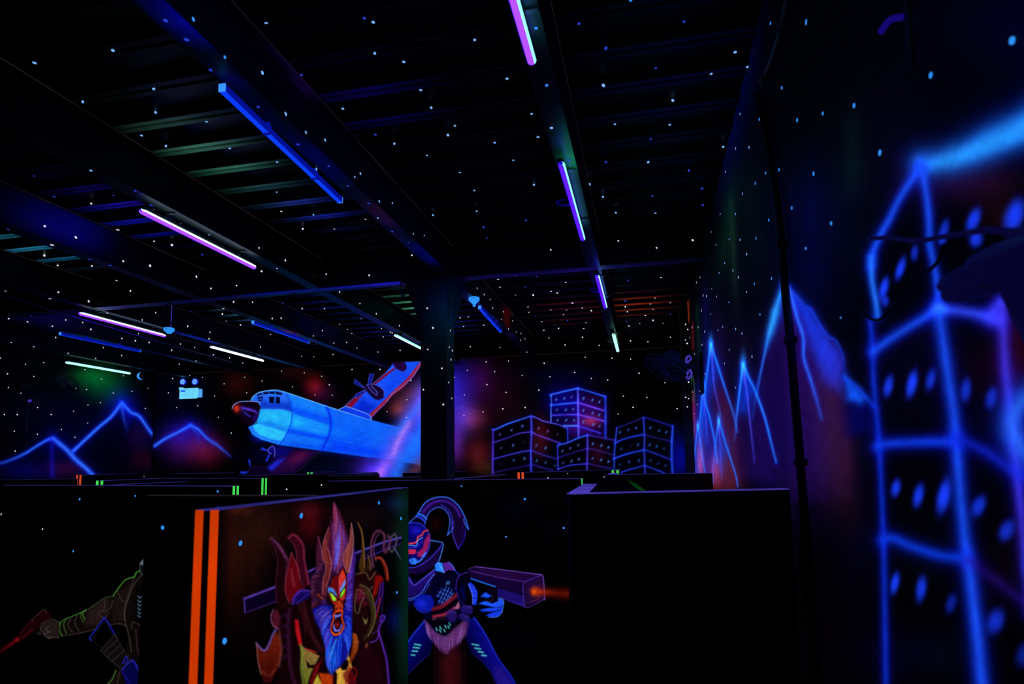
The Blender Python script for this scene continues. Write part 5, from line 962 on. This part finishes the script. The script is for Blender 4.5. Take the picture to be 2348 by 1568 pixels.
m.fill([(422, 724), (442, 704), (476, 710), (492, 782), (460, 775), (428, 765)], (40, 120, 250), soft=4); m.stroke([(445, 706), (470, 745), (492, 780)], 4, (150, 200, 255), .8); m.fill([(480, 712), (520, 705), (548, 728), (568, 766), (520, 762), (494, 775)], (84, 36, 150), soft=4); m.stroke([(520, 705), (545, 726), (566, 764)], 5, (70, 120, 255), .9); m.stroke([(566, 764), (598, 800)], 6, (40, 60, 220), .9)
for a, b in (((448, 1000), (505, 875)), ((468, 1005), (525, 885)), ((490, 1000), (545, 900)), ((440, 950), (470, 905)), ((505, 990), (552, 925))): m.stroke([a, b], 5, (70, 130, 255), .8, soft=4, sm=False)
for a, b in (((436, 940), (530, 985)), ((450, 915), (545, 960)), ((465, 890), (550, 930)), ((445, 975), (500, 1000))): m.stroke([a, b], 5, (60, 110, 250), .7, soft=4, sm=False)
for x in (508, 518, 528): m.stroke([(x, 842), (x-4, 862)], 4, (90, 180, 250), .8)
m.stroke([(415, 1040), (480, 1015), (545, 965), (580, 935)], 30, (110, 26, 44), .9, soft=6); m.stroke([(415, 1062), (490, 1040), (580, 975)], 22, (8, 3, 10), .9, soft=6); m.stroke([(415, 1090), (500, 1072), (560, 1030)], 22, (150, 40, 60), .9, soft=6); m.stroke([(410, 1110), (460, 1106), (505, 1084)], 9, (220, 140, 150), .8); m.fill([(560, 1035), (592, 982), (600, 1020), (590, 1040)], (160, 90, 120), soft=4)
# gun arm
m.fill([(572, 830), (600, 798), (650, 775), (690, 780), (700, 860), (705, 960), (700, 1020), (640, 1020), (600, 975), (575, 900)], (8, 5, 26), soft=6, sm=True); m.stroke([(572, 900), (580, 830), (612, 792), (660, 776)], 6, (84, 44, 180), .8); m.stroke([(574, 905), (600, 975), (640, 1015)], 5, (40, 40, 190), .8); m.fill([(590, 900), (630, 870), (650, 960), (630, 990)], (8, 14, 80), .8, soft=14)
m.fill([(640, 900), (690, 890), (700, 960), (690, 1010), (640, 1020)], (5, 3, 14), soft=6)
# pistol
m.fill([(662, 755), (690, 740), (722, 736), (900, 760), (1185, 796), (1200, 966), (1060, 1026), (868, 948), (866, 885), (675, 815)], (26, 10, 52), soft=4); m.fill([(735, 745), (1175, 800), (1105, 805), (1060, 838), (900, 812), (700, 770)], (38, 14, 60), .9, soft=5); m.fill([(872, 890), (1050, 940), (1052, 1020), (866, 945)], (32, 22, 110), .8, soft=6)
m.fill([(1055, 850), (1188, 800), (1200, 966), (1062, 1024)], (34, 16, 56), soft=4)
for q, c_, a_ in (([(715, 738), (900, 760), (1140, 790), (1180, 798), (1192, 830), (1202, 960), (1195, 970)], (130, 84, 210), .9), ([(1200, 966), (1120, 1010), (1072, 1028), (1056, 1010), (1050, 930), (1052, 855), (1120, 820), (1170, 800)], (90, 60, 180), .8), ([(680, 768), (860, 810), (1050, 842)], (110, 60, 170), .8), ([(866, 880), (1050, 932)], (10, 4, 20), .9), ([(662, 760), (672, 748), (700, 742), (720, 735)], (90, 60, 120), .8), ([(865, 945), (960, 985), (1055, 1015)], (60, 50, 190), .8), ([(866, 890), (870, 945)], (60, 50, 170), .7), ([(1100, 985), (1150, 970), (1165, 925), (1198, 918)], (130, 50, 80), .7)):
    m.stroke(q, 5, c_, a_, soft=3.5)
m.stroke([(680, 822), (760, 850), (852, 880)], 8, (40, 120, 255), .95, soft=4); m.fill([(790, 880), (866, 890), (870, 1000), (840, 1000), (830, 950), (785, 930)], (14, 8, 26), .9, soft=5); m.stroke([(785, 965), (800, 985), (830, 975), (828, 945)], 5, (70, 50, 90), .8)
m.blob(1130, 915, 34, 34, (190, 60, 16), .95, add=False, p=1.3); m.blob(1128, 915, 14, 16, (240, 110, 20), .9, add=False); m.stroke([(1100, 895), (1125, 880), (1150, 890), (1160, 915)], 4, (170, 70, 40), .7)
m.tag = 2
m.stroke([(1160, 915), (1250, 922), (1375, 930), (1560, 940)], 56, (150, 34, 14), .9, soft=44, taper=(.5, .9, 1), fade=(1, .8, .7, .5)); m.stroke([(1150, 915), (1250, 920)], 24, (200, 60, 16), .7, soft=24, fade=(1, .2))
m.tag = 1
# gloved hands
m.fill([(658, 858), (675, 848), (700, 870), (726, 915), (724, 965), (715, 1010), (692, 1006), (688, 940), (670, 900)], (34, 60, 225), soft=4); m.stroke([(690, 1000), (690, 950), (680, 905), (660, 862)], 4, (100, 140, 255), .8); m.stroke([(690, 960), (718, 962)], 4, (14, 16, 110), .8)
m.fill([(744, 950), (780, 918), (824, 944), (800, 958)], (30, 80, 240), soft=4)
m.fill([(728, 1000), (775, 980), (830, 998), (870, 980), (872, 962), (900, 968), (912, 990), (905, 1015), (860, 1028), (800, 1015)], (34, 84, 240), soft=4); m.fill([(738, 1042), (800, 1030), (870, 1025), (905, 1018), (890, 1040), (850, 1056), (760, 1058)], (30, 70, 235), soft=4); m.fill([(782, 1080), (830, 1062), (880, 1048), (905, 1025), (900, 1060), (870, 1090), (820, 1096)], (28, 60, 225), soft=4)
for q in ([(730, 1002), (800, 1018), (865, 1026), (908, 1010)], [(740, 1046), (820, 1056), (880, 1042)]): m.stroke(q, 4, (10, 20, 120), .8)
m.stroke([(872, 962), (902, 968), (912, 992), (905, 1030), (888, 1075), (850, 1095), (800, 1094)], 4, (90, 160, 255), .8)
m.stroke([(720, 1075), (745, 1070)], 4, (40, 40, 40), .7)
# legs and cloth
m.fill([(352, 1118), (300, 1180), (240, 1260), (160, 1400), (120, 1560), (230, 1500), (300, 1430), (390, 1350), (420, 1250), (400, 1150)], (14, 16, 120), soft=6, col2=(8, 6, 50), ax=((240, 1230), (400, 1330))); m.stroke([(352, 1120), (300, 1180), (240, 1260), (160, 1400)], 8, (40, 70, 250), .9, soft=6); m.stroke([(390, 1352), (300, 1430), (230, 1505)], 4, (40, 50, 150), .8)
m.fill([(650, 1110), (700, 1098), (745, 1160), (800, 1250), (850, 1350), (900, 1430), (950, 1490), (1000, 1580), (1060, 1750), (960, 1800), (870, 1600), (830, 1500), (760, 1410), (680, 1350), (640, 1250)], (16, 16, 120), soft=6, col2=(8, 6, 60), ax=((780, 1250), (660, 1300))); m.fill([(840, 1440), (900, 1450), (960, 1540), (980, 1600), (900, 1600), (850, 1540)], (40, 26, 130), .8, soft=20); m.stroke([(700, 1098), (745, 1160), (800, 1250), (850, 1350), (900, 1430), (955, 1500), (1000, 1580)], 7, (40, 60, 250), .9, soft=5, fade=(1, 1, .8, .6)); m.stroke([(680, 1345), (760, 1412), (830, 1500), (845, 1560)], 4, (40, 40, 110), .7)
m.fill([(410, 1270), (640, 1270), (650, 1800), (420, 1800)], (15, 7, 14), soft=5); m.fill([(460, 1380), (600, 1380), (610, 1800), (470, 1800)], (64, 18, 20), .8, soft=60); m.blob(540, 1340, 60, 60, (30, 8, 12)); m.stroke([(440, 1300), (442, 1560)], 5, (4, 2, 6), .8); m.stroke([(622, 1300), (626, 1560)], 5, (4, 2, 6), .8)
m.fill([(345, 1110), (400, 1150), (500, 1220), (590, 1150), (650, 1095), (660, 1150), (640, 1220), (600, 1280), (540, 1310), (505, 1355), (470, 1310), (420, 1270), (385, 1220)], (84, 44, 96), soft=10); m.hair([(355, 1120), (430, 1200), (500, 1230), (590, 1160), (650, 1105)], [(385, 1240), (450, 1320), (505, 1355), (590, 1290), (650, 1210)], 110, 7, [(120, 66, 140), (90, 44, 110), (70, 34, 90), (140, 90, 160)], curl=.05, jit=8)
m.fill([(360, 1112), (420, 1110), (500, 1085), (590, 1040), (600, 1080), (570, 1150), (530, 1200), (490, 1226), (440, 1205), (395, 1160)], (8, 6, 22), soft=5); m.stroke([(395, 1165), (440, 1207), (490, 1226), (532, 1200), (572, 1150)], 5, (30, 20, 60), .8)
for x, y, r in ((435, 1180, 1), (462, 1170, 1), (460, 1192, 1), (490, 1190, 1), (498, 1162, -.3), (520, 1165, 1), (527, 1143, -.3)): m.stroke([(x-4, y-9), (x+6, y+9)], 8, (70, 190, 190), .9, soft=3)
m.fill([(404, 1118), (500, 1112), (505, 1080), (440, 1112)], (40, 20, 30), .8, soft=5)
for x, y, rx, ry in ((545, 1085, 34, 40), (640, 1040, 34, 28), (672, 1045, 18, 30), (620, 1090, 26, 18), (648, 1105, 20, 22)): m.blob(x, y, rx*1.25, ry*1.25, (36, 24, 96), .95, add=False, p=3); m.stroke([(x-rx*.7, y-ry*.5), (x, y-ry*.9), (x+rx*.7, y-ry*.4)], 4, (70, 60, 160), .7)
for q in ([(280, 1285), (322, 1294)], [(272, 1308), (312, 1314)], [(264, 1334), (300, 1336)], [(256, 1362), (280, 1364)], [(688, 1286), (732, 1294)], [(708, 1314), (746, 1320)], [(730, 1338), (764, 1344)], [(756, 1364), (786, 1368)]): m.stroke(q, 11, (70, 196, 190), .9, soft=4)
m.mottle(.08, 50, only=(0, 1))
m.build(P9, {0: ('painted_backdrop', 'near-black sky backdrop'), 1: ('painted_woman', 'masked fighter with curled ponytail aiming a big pistol'), 2: ('painted_laser_beam', 'blurred red-orange beam')})

# coated gunman on the left partition
g = face_grid((-6.3, 4.97), (-2.93, 3.95), .03, 2.75, CZ-1.9, CZ-.45, .0052)
m = Mural(g, base=(3, 3, 4)); m.frame(0, 1060, 3.086)
m.blob(700, 640, 260, 140, (8, 4, 1)); m.blob(700, 1400, 260, 140, (1, 6, 6)); m.blob(800, 260, 200, 100, (4, 3, 3))
m.tag = 1; CO = (34, 26, 24); OL = (88, 78, 70); GR = (86, 170, 56)
m.fill([(960, 780), (1010, 790), (1200, 780), (1290, 900), (1300, 1400), (1350, 2000), (760, 2000), (800, 1500), (900, 1350), (905, 1200), (880, 1160), (800, 1140), (680, 1190), (560, 1215), (430, 1230), (422, 1140), (500, 1100), (620, 1040), (740, 960), (800, 945), (860, 870)], (24, 18, 18), soft=6)
m.fill([(1000, 690), (1060, 640), (1150, 650), (1210, 720), (1200, 800), (1120, 850), (1010, 800)], (30, 30, 34), soft=6, sm=True); m.fill([(985, 715), (1020, 680), (1020, 735)], (110, 125, 140), soft=4); m.stroke([(992, 720), (990, 770), (1012, 800)], 5, (110, 130, 150), .8)
m.fill([(620, 1045), (740, 960), (780, 970), (750, 1080), (700, 1150), (600, 1160)], (50, 36, 36), .8, soft=20); m.fill([(800, 950), (940, 850), (900, 980), (880, 1120), (800, 1130), (790, 1040)], (38, 28, 26), .8, soft=16); m.fill([(960, 900), (1020, 860), (1020, 1160), (960, 1130)], (10, 10, 14), .9, soft=6)
for q, c_, w_ in (([(800, 945), (845, 880), (890, 830), (945, 812)], GR, 9), ([(950, 812), (965, 780), (990, 768)], GR, 10), ([(620, 1040), (680, 1000), (740, 960), (800, 945)], (70, 110, 60), 5), ([(425, 1135), (460, 1110), (520, 1085), (575, 1062), (612, 1042)], GR, 7), ([(605, 1045), (585, 1070), (600, 1110)], GR, 7), ([(575, 1062), (570, 1090), (590, 1130)], (70, 130, 50), 6), ([(425, 1140), (422, 1190), (440, 1228)], GR, 8), ([(470, 1110), (450, 1150), (470, 1210)], (80, 130, 60), 6), ([(500, 1110), (480, 1150), (510, 1200)], OL, 6), ([(545, 1090), (530, 1140), (560, 1190)], OL, 5),
                  ([(440, 1228), (520, 1215), (620, 1195), (700, 1170), (800, 1145), (860, 1142), (892, 1162)], OL, 5), ([(1000, 800), (950, 860), (910, 960), (880, 1060), (890, 1140), (915, 1240), (930, 1340)], OL, 6), ([(945, 830), (910, 930), (885, 1020), (880, 1120)], OL, 5), ([(740, 970), (735, 1040), (700, 1060)], OL, 4), ([(740, 1060), (780, 1030), (800, 980)], OL, 4), ([(690, 1070), (740, 1100), (770, 1060)], OL, 4), ([(830, 900), (850, 960), (880, 990)], OL, 4), ([(960, 1180), (970, 1300), (990, 1400)], OL, 4), ([(990, 1150), (940, 1130), (930, 1180)], OL, 5), ([(930, 1240), (900, 1310), (920, 1400)], (50, 46, 44), 4), ([(1010, 790), (1030, 900), (1040, 1100)], OL, 5)):
    m.stroke(q, w_, c_, .8, soft=4)
for y in (945, 975, 1003, 1030, 1057, 1082): m.stroke([(976, y), (988, y+12), (1004, y+4)], 8, (110, 150, 190), .8, soft=4)
m.fill([(285, 1160), (300, 1130), (345, 1105), (418, 1130), (425, 1240), (370, 1245), (350, 1252), (320, 1235), (290, 1200)], (44, 34, 34), soft=5); m.stroke([(285, 1190), (290, 1145), (345, 1105), (380, 1112), (418, 1132)], 4, (110, 100, 100), .8)
for q in ([(300, 1190), (320, 1215), (345, 1200)], [(310, 1215), (335, 1240), (360, 1228)], [(340, 1248), (370, 1240), (420, 1236)], [(345, 1160), (325, 1180), (345, 1200), (360, 1190)]): m.stroke(q, 4, (110, 100, 100), .7)
m.fill([(250, 1210), (285, 1190), (300, 1215), (270, 1225)], (40, 34, 34), soft=4)
m.fill([(130, 1235), (140, 1205), (230, 1110), (290, 1050), (320, 1038), (360, 1075), (365, 1100), (300, 1130), (270, 1180), (190, 1240), (135, 1262)], (36, 8, 14), soft=6); m.stroke([(140, 1210), (220, 1120), (240, 1130)], 6, (104, 26, 36), .8); m.stroke([(225, 1115), (290, 1055), (315, 1040), (330, 1070)], 5, (80, 70, 70), .8); m.stroke([(160, 1245), (230, 1180)], 5, (130, 30, 40), .7)
m.blob(122, 1252, 16, 16, (190, 24, 28), .9, add=False)
m.fill([(630, 1245), (738, 1098), (808, 1210), (820, 1225), (720, 1310)], (5, 5, 10), soft=5); m.stroke([(632, 1243), (738, 1098)], 8, (44, 56, 235), .9, soft=4); m.stroke([(738, 1098), (775, 1150), (808, 1212)], 11, (40, 36, 190), .9, soft=4); m.stroke([(632, 1243), (645, 1262)], 8, (40, 60, 220), .9); m.stroke([(655, 1255), (740, 1125), (790, 1210)], 4, (60, 60, 90), .7); m.stroke([(650, 1255), (720, 1310)], 4, (46, 46, 56), .7)
m.fill([(712, 1330), (810, 1215), (900, 1380), (860, 1470), (760, 1380)], (26, 22, 24), soft=5)
for q in ([(712, 1330), (810, 1215), (835, 1250), (740, 1340)], [(760, 1380), (850, 1290)], [(790, 1410), (880, 1330)], [(810, 1215), (860, 1300), (905, 1385)], [(712, 1330), (780, 1400), (860, 1460)]): m.stroke(q, 4, (80, 70, 64), .8, sm=False)
m.fill([(860, 1465), (935, 1400), (960, 1420), (985, 1485), (990, 1700), (900, 1600)], (14, 14, 80), soft=5); m.stroke([(862, 1468), (900, 1425), (935, 1400)], 8, (60, 60, 220), .9); m.stroke([(935, 1400), (962, 1430), (984, 1486)], 10, (44, 50, 230), .9); m.stroke([(868, 1420), (890, 1375), (905, 1400), (880, 1420)], 8, (40, 44, 200), .9); m.stroke([(862, 1480), (915, 1560)], 8, (36, 36, 180), .8)
m.fill([(820, 1470), (760, 1540), (740, 1600), (850, 1600), (860, 1500)], (30, 24, 22), .9, soft=6); m.stroke([(820, 1470), (790, 1540), (740, 1590)], 8, (84, 140, 50), .8); m.stroke([(850, 1480), (830, 1560)], 5, OL, .7)
m.tag = 2
m.stroke([(120, 1254), (60, 1298), (-40, 1362), (-200, 1460)], 18, (110, 14, 22), .9, soft=22, fade=(1, .8, .6, .5)); m.stroke([(120, 1254), (70, 1290), (10, 1330)], 8, (170, 24, 34), .7, soft=8, fade=(1, .6, .2))
m.mottle(.08, 50, only=(0, 1)); m.C *= .82
m.build(P3, {0: ('painted_backdrop', 'near-black backdrop'), 1: ('painted_gunman', 'gunman in a long dark coat with green-lit edges'), 2: ('painted_laser_beam', 'dim red beam')})
# fragments on other partitions
g = face_grid((-2.40, 2.59), (-1.43, 2.463), .45, .976, CZ-.6, ZT-.003, .003)
m = Mural(g, base=(3, 2, 4)); m.blob(345, 1165, 50, 60, (16, 3, 8)); m.blob(400, 1480, 80, 80, (2, 2, 18))
m.tag = 1; m.fill([(484, 1152), (491, 1148), (520, 1185), (512, 1190)], (30, 20, 160), soft=1.5); m.stroke([(485, 1152), (513, 1186)], 4.5, (76, 70, 240), .9, soft=1.5); m.stroke([(485, 1152), (491, 1149)], 3, (80, 80, 240), .9)
m.build(P2, {1: ('painted_stick', 'tip of a violet painted stick')})
g = face_grid(aty(1390, 1088, 5.75)[:2], (.585, 5.995), .1, 1.0, CZ-.45, CZ-.10, .006)
m = Mural(g, base=(2, 2, 4)); m.tag = 1; m.stroke([(1434, 1096), (1450, 1108), (1478, 1127), (1500, 1142)], 5, (12, 96, 36), .9, soft=5, fade=(.2, 1, 1, .8))
m.build(P14, {1: ('painted_laser_beam', 'faint green painted beam')})

# ================================================================== STAR DOTS
ST = [((0, 0, 2.935), "1115,137 1300,130 1255,265 760,338 232,422 1512,385 1765,490 1418,470 1035,597 558,685 1048,757 1738,718 1922,767 2058,890 2187,942 2005,970 1390,818 952,911 1545,997 1118,983 1865,1090 1862,1292 1893,1422 2110,1445 2212,1117 2128,1138 2340,1250 230,1183 612,1147 910,1283 1017,1380 365,1323 765,1314 615,1370 1035,1424 300,1522 54,1542 793,1546 2038,1540 2250,1540 1790,152 2028,503 2307,730"),
 ((700, 0, 2.935), "397,121 457,148 468,359 663,415 777,605 252,730 848,725 1007,845 472,906 960,909 600,967 818,1045 1140,267 1553,188 1358,528 1625,573 1523,765 1657,859 1566,921 1275,959 1400,1077 1773,1077 1040,1160 1138,1281 1539,1243 1154,1421 860,1448 1485,1483 1200,1528 1842,158 2023,325 2007,575 2084,835 2324,935 2308,1091 2023,1091 2003,1325 2336,1318 2090,1431 1913,1240 370,1168 332,1191 287,1250 427,1367 497,1355 586,1366 405,1475 488,1466 2190,0"),
 ((1500, 0, 2.769), "189,136 740,147 967,140 514,330 593,424 10,432 362,468 118,638 547,723 669,757 812,557 910,763 1073,720 1272,670 2278,257 1760,477 99,791 438,932 518,942 604,935 453,1090 709,1098 795,1077 1014,1102 220,1083 304,1197 643,1163 562,1229 876,1320 309,1302 1126,1418 420,1359 517,1358 730,1397 8,1352 244,1525 477,1519 547,1522 648,1512 363,1472 1436,969"),
 ((0, 500, 3.354), "343,61 583,148 60,84 400,206 342,287 690,316 847,363 443,361 707,368 947,331 1153,366 907,89 1393,60 1185,177 1323,207 1608,128 1556,281 1510,450 1623,541 1820,519 1991,229 2194,325 2012,409 2130,388 2328,83 41,560 448,570 385,620 682,640 896,480 1004,560 237,749 505,783 635,803 698,855 65,770 211,799 402,832 428,918 958,765 1093,783 825,730 1197,727 1473,716 1711,737 1740,791 1850,822 1443,832 2093,772 2161,770 1796,644 1942,647 2175,654 1718,695 937,926 1040,943 1147,956 1063,888 1388,968 1497,994 1320,1016 1640,1051 1765,1074 1867,1114 1506,1099 1378,1123 794,996 525,1041 735,1079 935,1056 653,1165 948,1212 780,1237 196,1124 336,1111 57,1197 260,1217 3,1076 86,959 260,991 64,1303 160,1346 581,1309 665,1318 870,1345 771,1420 676,1436 565,1484 289,1457 393,1511 133,1511 33,1510 1014,1331 1138,1308 1067,1213 1117,1463 1328,1234 1459,1209 1558,1225 1295,1343 1358,1457 1521,1443 1650,1368 1724,1274 1883,1224 2015,1252 1898,1343 2166,1176 2250,1297 1680,1531 2132,1098 2003,992 2080,893 1614,878 1607,929 2320,1062"),
 ((600, 500, 3.354), "797,8 317,82 560,83 1004,102 1167,122 1250,134 1128,187 1155,286 497,431 827,440 181,325 118,388 599,569 755,657 881,735 1059,827 312,695 483,695 766,773 660,857 599,815 693,885 1004,883 920,849 990,876 1125,920 1173,945 802,911 935,912 67,893 81,771 149,770 467,865 397,906 555,961 653,956 733,1000 541,993 894,1030 1065,1016 549,1050 401,1066 307,1064 119,1098 153,1175 328,1190 461,1216 695,1164 911,1164 1148,1248 520,1281 237,1297 411,1360 543,1362 1117,1396 965,1488 1115,1532 1273,693 1317,844 1278,1010 1386,1155 1244,1319 1397,1433 1442,666 1471,716 1451,865 1479,883 1443,993 1466,1019 1456,1088 1481,1225 1438,1263 1462,1386 1657,540 1711,588 1756,625 1777,691 1858,720 1843,779 1929,790 1779,758 1527,766 1589,758 1553,832 1708,821 1813,793 1897,853 1957,877 1994,886 1926,896 1990,939 2025,928 1605,989 1832,996 2040,1030 1898,1099 1727,1105 2173,1116 2003,1210 1582,1170 1792,1180 2217,1220 1732,1280 2132,1322 1558,1360 1880,1340 1855,1466 1703,1490 2027,1457 1556,1518 1953,440 2115,449 1818,470 2338,494 1833,530 2028,529 2226,562 2273,574 2088,592 1953,591 2048,683 2055,724 2103,752 2223,705 2321,741 2155,796 2256,825 2170,860 2283,848 2208,920 2333,975 2031,17 1708,69 1733,154 2224,244 2345,706"),
 ((1200, 500, 3.354), "15,17 212,244 730,175 1302,170 1025,229 1446,105 325,494 15,528 213,562 262,573 76,591 377,652 36,683 453,690 211,705 333,707 523,712 42,724 309,740 141,796 340,787 481,804 245,824 90,752 271,847 464,847 196,920 455,916 320,976 583,979 27,1030 1058,457 805,478 783,637 785,681 977,660 1012,614 1131,651 800,720 997,701 1130,737 938,747 998,786 895,811 794,794 812,829 1075,807 824,944 958,951 1132,916 825,1084 681,1077 476,1070 160,1117 395,1187 203,1220 523,1232 648,1244 120,1322 890,1193 1089,1266 769,1369 950,1379 844,1455 1183,1465 729,1507 14,1457 1890,15 1792,154 1585,162 1669,168 1484,205 1719,277 1550,346 1614,402 1655,455 1507,420 1359,456 1332,495 1450,545 1409,600 1384,594 1487,604 1582,648 1719,569 1778,505 1910,464 2174,233 1370,711 1442,735 1345,839 1535,837 1497,863 1634,853 1682,888 1396,873 1822,741 1427,943 1375,974 1584,1013 1548,1117 1760,1065 1632,1303 1399,1199 1318,1045 1260,964 1280,920 1247,937 1264,856 1300,840 1248,817 1271,1261 1301,1337 1358,1331 1249,1378 1271,1388 1338,1433 1262,1451 1314,1503"),
 ((1648, 500, 3.136), "880,708 812,38 627,218"), ((0, 1060, 3.086), "9,367 565,260 958,237 302,472 519,628 1152,461 1019,100"), ((420, 1060, 3.087), "245,205 834,377 403,572 291,1264 1385,286 1540,397 1511,921 979,160 733,190"),
 ((860, 1060, 3.086), "612,168 1060,259 1335,464 927,526 1363,79 1223,110"), ((1240, 1040, 3.557), "516,189"), ((0, 780, 4.753), "410,733 45,808 188,811 558,809 800,772 958,704 1092,682 1232,575 956,903 668,971 407,1024 156,991 816,1057 165,1207 1582,742 1437,554 1612,523 1568,1483 942,536 823,525 1483,8"),
 ((500, 800, 4.696), "67,374 288,305 473,345 684,237 929,257 1116,294 1198,385 1046,495 1230,498 801,406 308,471 143,905 1441,222 1746,220 2076,339 2032,546 1820,675 2030,737"), ((1100, 930, 9.8), "520,70 1022,43 77,140"), ((1240, 880, 7.34), "1389,209 1784,230 1553,397 1301,509 2296,417")]
pts = []
for (ox, oy, k), s_ in ST:
    for q in s_.split():
        a, b = q.split(','); x, y = ox+float(a)/k, oy+float(b)/k
        if all((x-u)**2+(y-v)**2 > 16 for u, v in pts): pts.append((x, y))
bpy.context.view_layer.update(); dg = bpy.context.evaluated_depsgraph_get()
hosts = {}
FADED = {'beam_section'}
for x, y in pts:
    d = Vector(ray(x, y)).normalized(); org = Vector((0, 0, CZ)); p = None
    for _ in range(6):
        hit, loc, nor, fi, ob, mw = S.ray_cast(dg, org, d)
        if not hit: break
        if ob.name.split('.')[0] in ('guard', 'blade', 'pipe', 'supply_cable', 'tube_glass', 'tube_slot', 'wall_cable', 'strung_cable', 'hanging_cable', 'drop_wire', 'motor', 'arm', 'hanger', 'gusset', 'cap_plate', 'tape_wrap', 'housing', 'clamp', 'detector_body', 'cover', 'body', 'pull_cord', 'bracket_arm', 'rod'):
            org = loc+d*.004; continue
        p = (loc.copy(), nor.copy(), ob); break
    if not p: continue
    loc, nor, ob = p
    if nor.dot(d) > 0: nor = -nor
    top = bpy.data.objects[ob.name]
    while top.parent: top = top.parent
    hosts.setdefault(top.name, []).append((loc, nor, ob.name))
for hn, L in hosts.items():
    host = bpy.data.objects[hn]; mb = MB()
    for loc, nor, on in L:
        R_ = loc.length if False else (loc-Vector((0, 0, CZ))).length
        a = nor.orthogonal().normalized(); b = nor.cross(a)
        ph = random.random()
        r = (.0078 if R_ < 3 else .0080 if R_ < 6 else .0090)*random.uniform(.8, 1.15)
        if hn.startswith('wall_right'): r *= .85 if R_ < 6 else 1.15
        if hn.startswith('wall_back'): r *= 1.12
        if hn.startswith('ceiling') and R_ > 6: r *= 1.15
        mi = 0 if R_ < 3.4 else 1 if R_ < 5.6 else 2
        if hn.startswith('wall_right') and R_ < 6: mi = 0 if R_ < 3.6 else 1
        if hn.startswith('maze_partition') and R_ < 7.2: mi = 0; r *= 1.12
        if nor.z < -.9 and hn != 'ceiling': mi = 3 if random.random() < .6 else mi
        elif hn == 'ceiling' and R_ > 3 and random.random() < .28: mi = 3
        c = loc+nor*.0022; k = 12
        sq = random.uniform(.85, 1.15)
        V = [c+a*math.cos(2*math.pi*i/k+ph)*r*sq+b*math.sin(2*math.pi*i/k+ph)*r/sq for i in range(k)]
        V2 = [v-nor*.0018 for v in V]
        mb.add(V+V2, [tuple(range(k))]+[(i, k+i, k+(i+1) % k, (i+1) % k) for i in range(k)], mi)
    o = mb.build('painted_stars', M_star_n, host, mats=[M_star_n, M_star_m, M_star_f, M_star_d])
    o['kind'] = 'stuff'
print('stars', len(pts), {k: len(v) for k, v in hosts.items()})
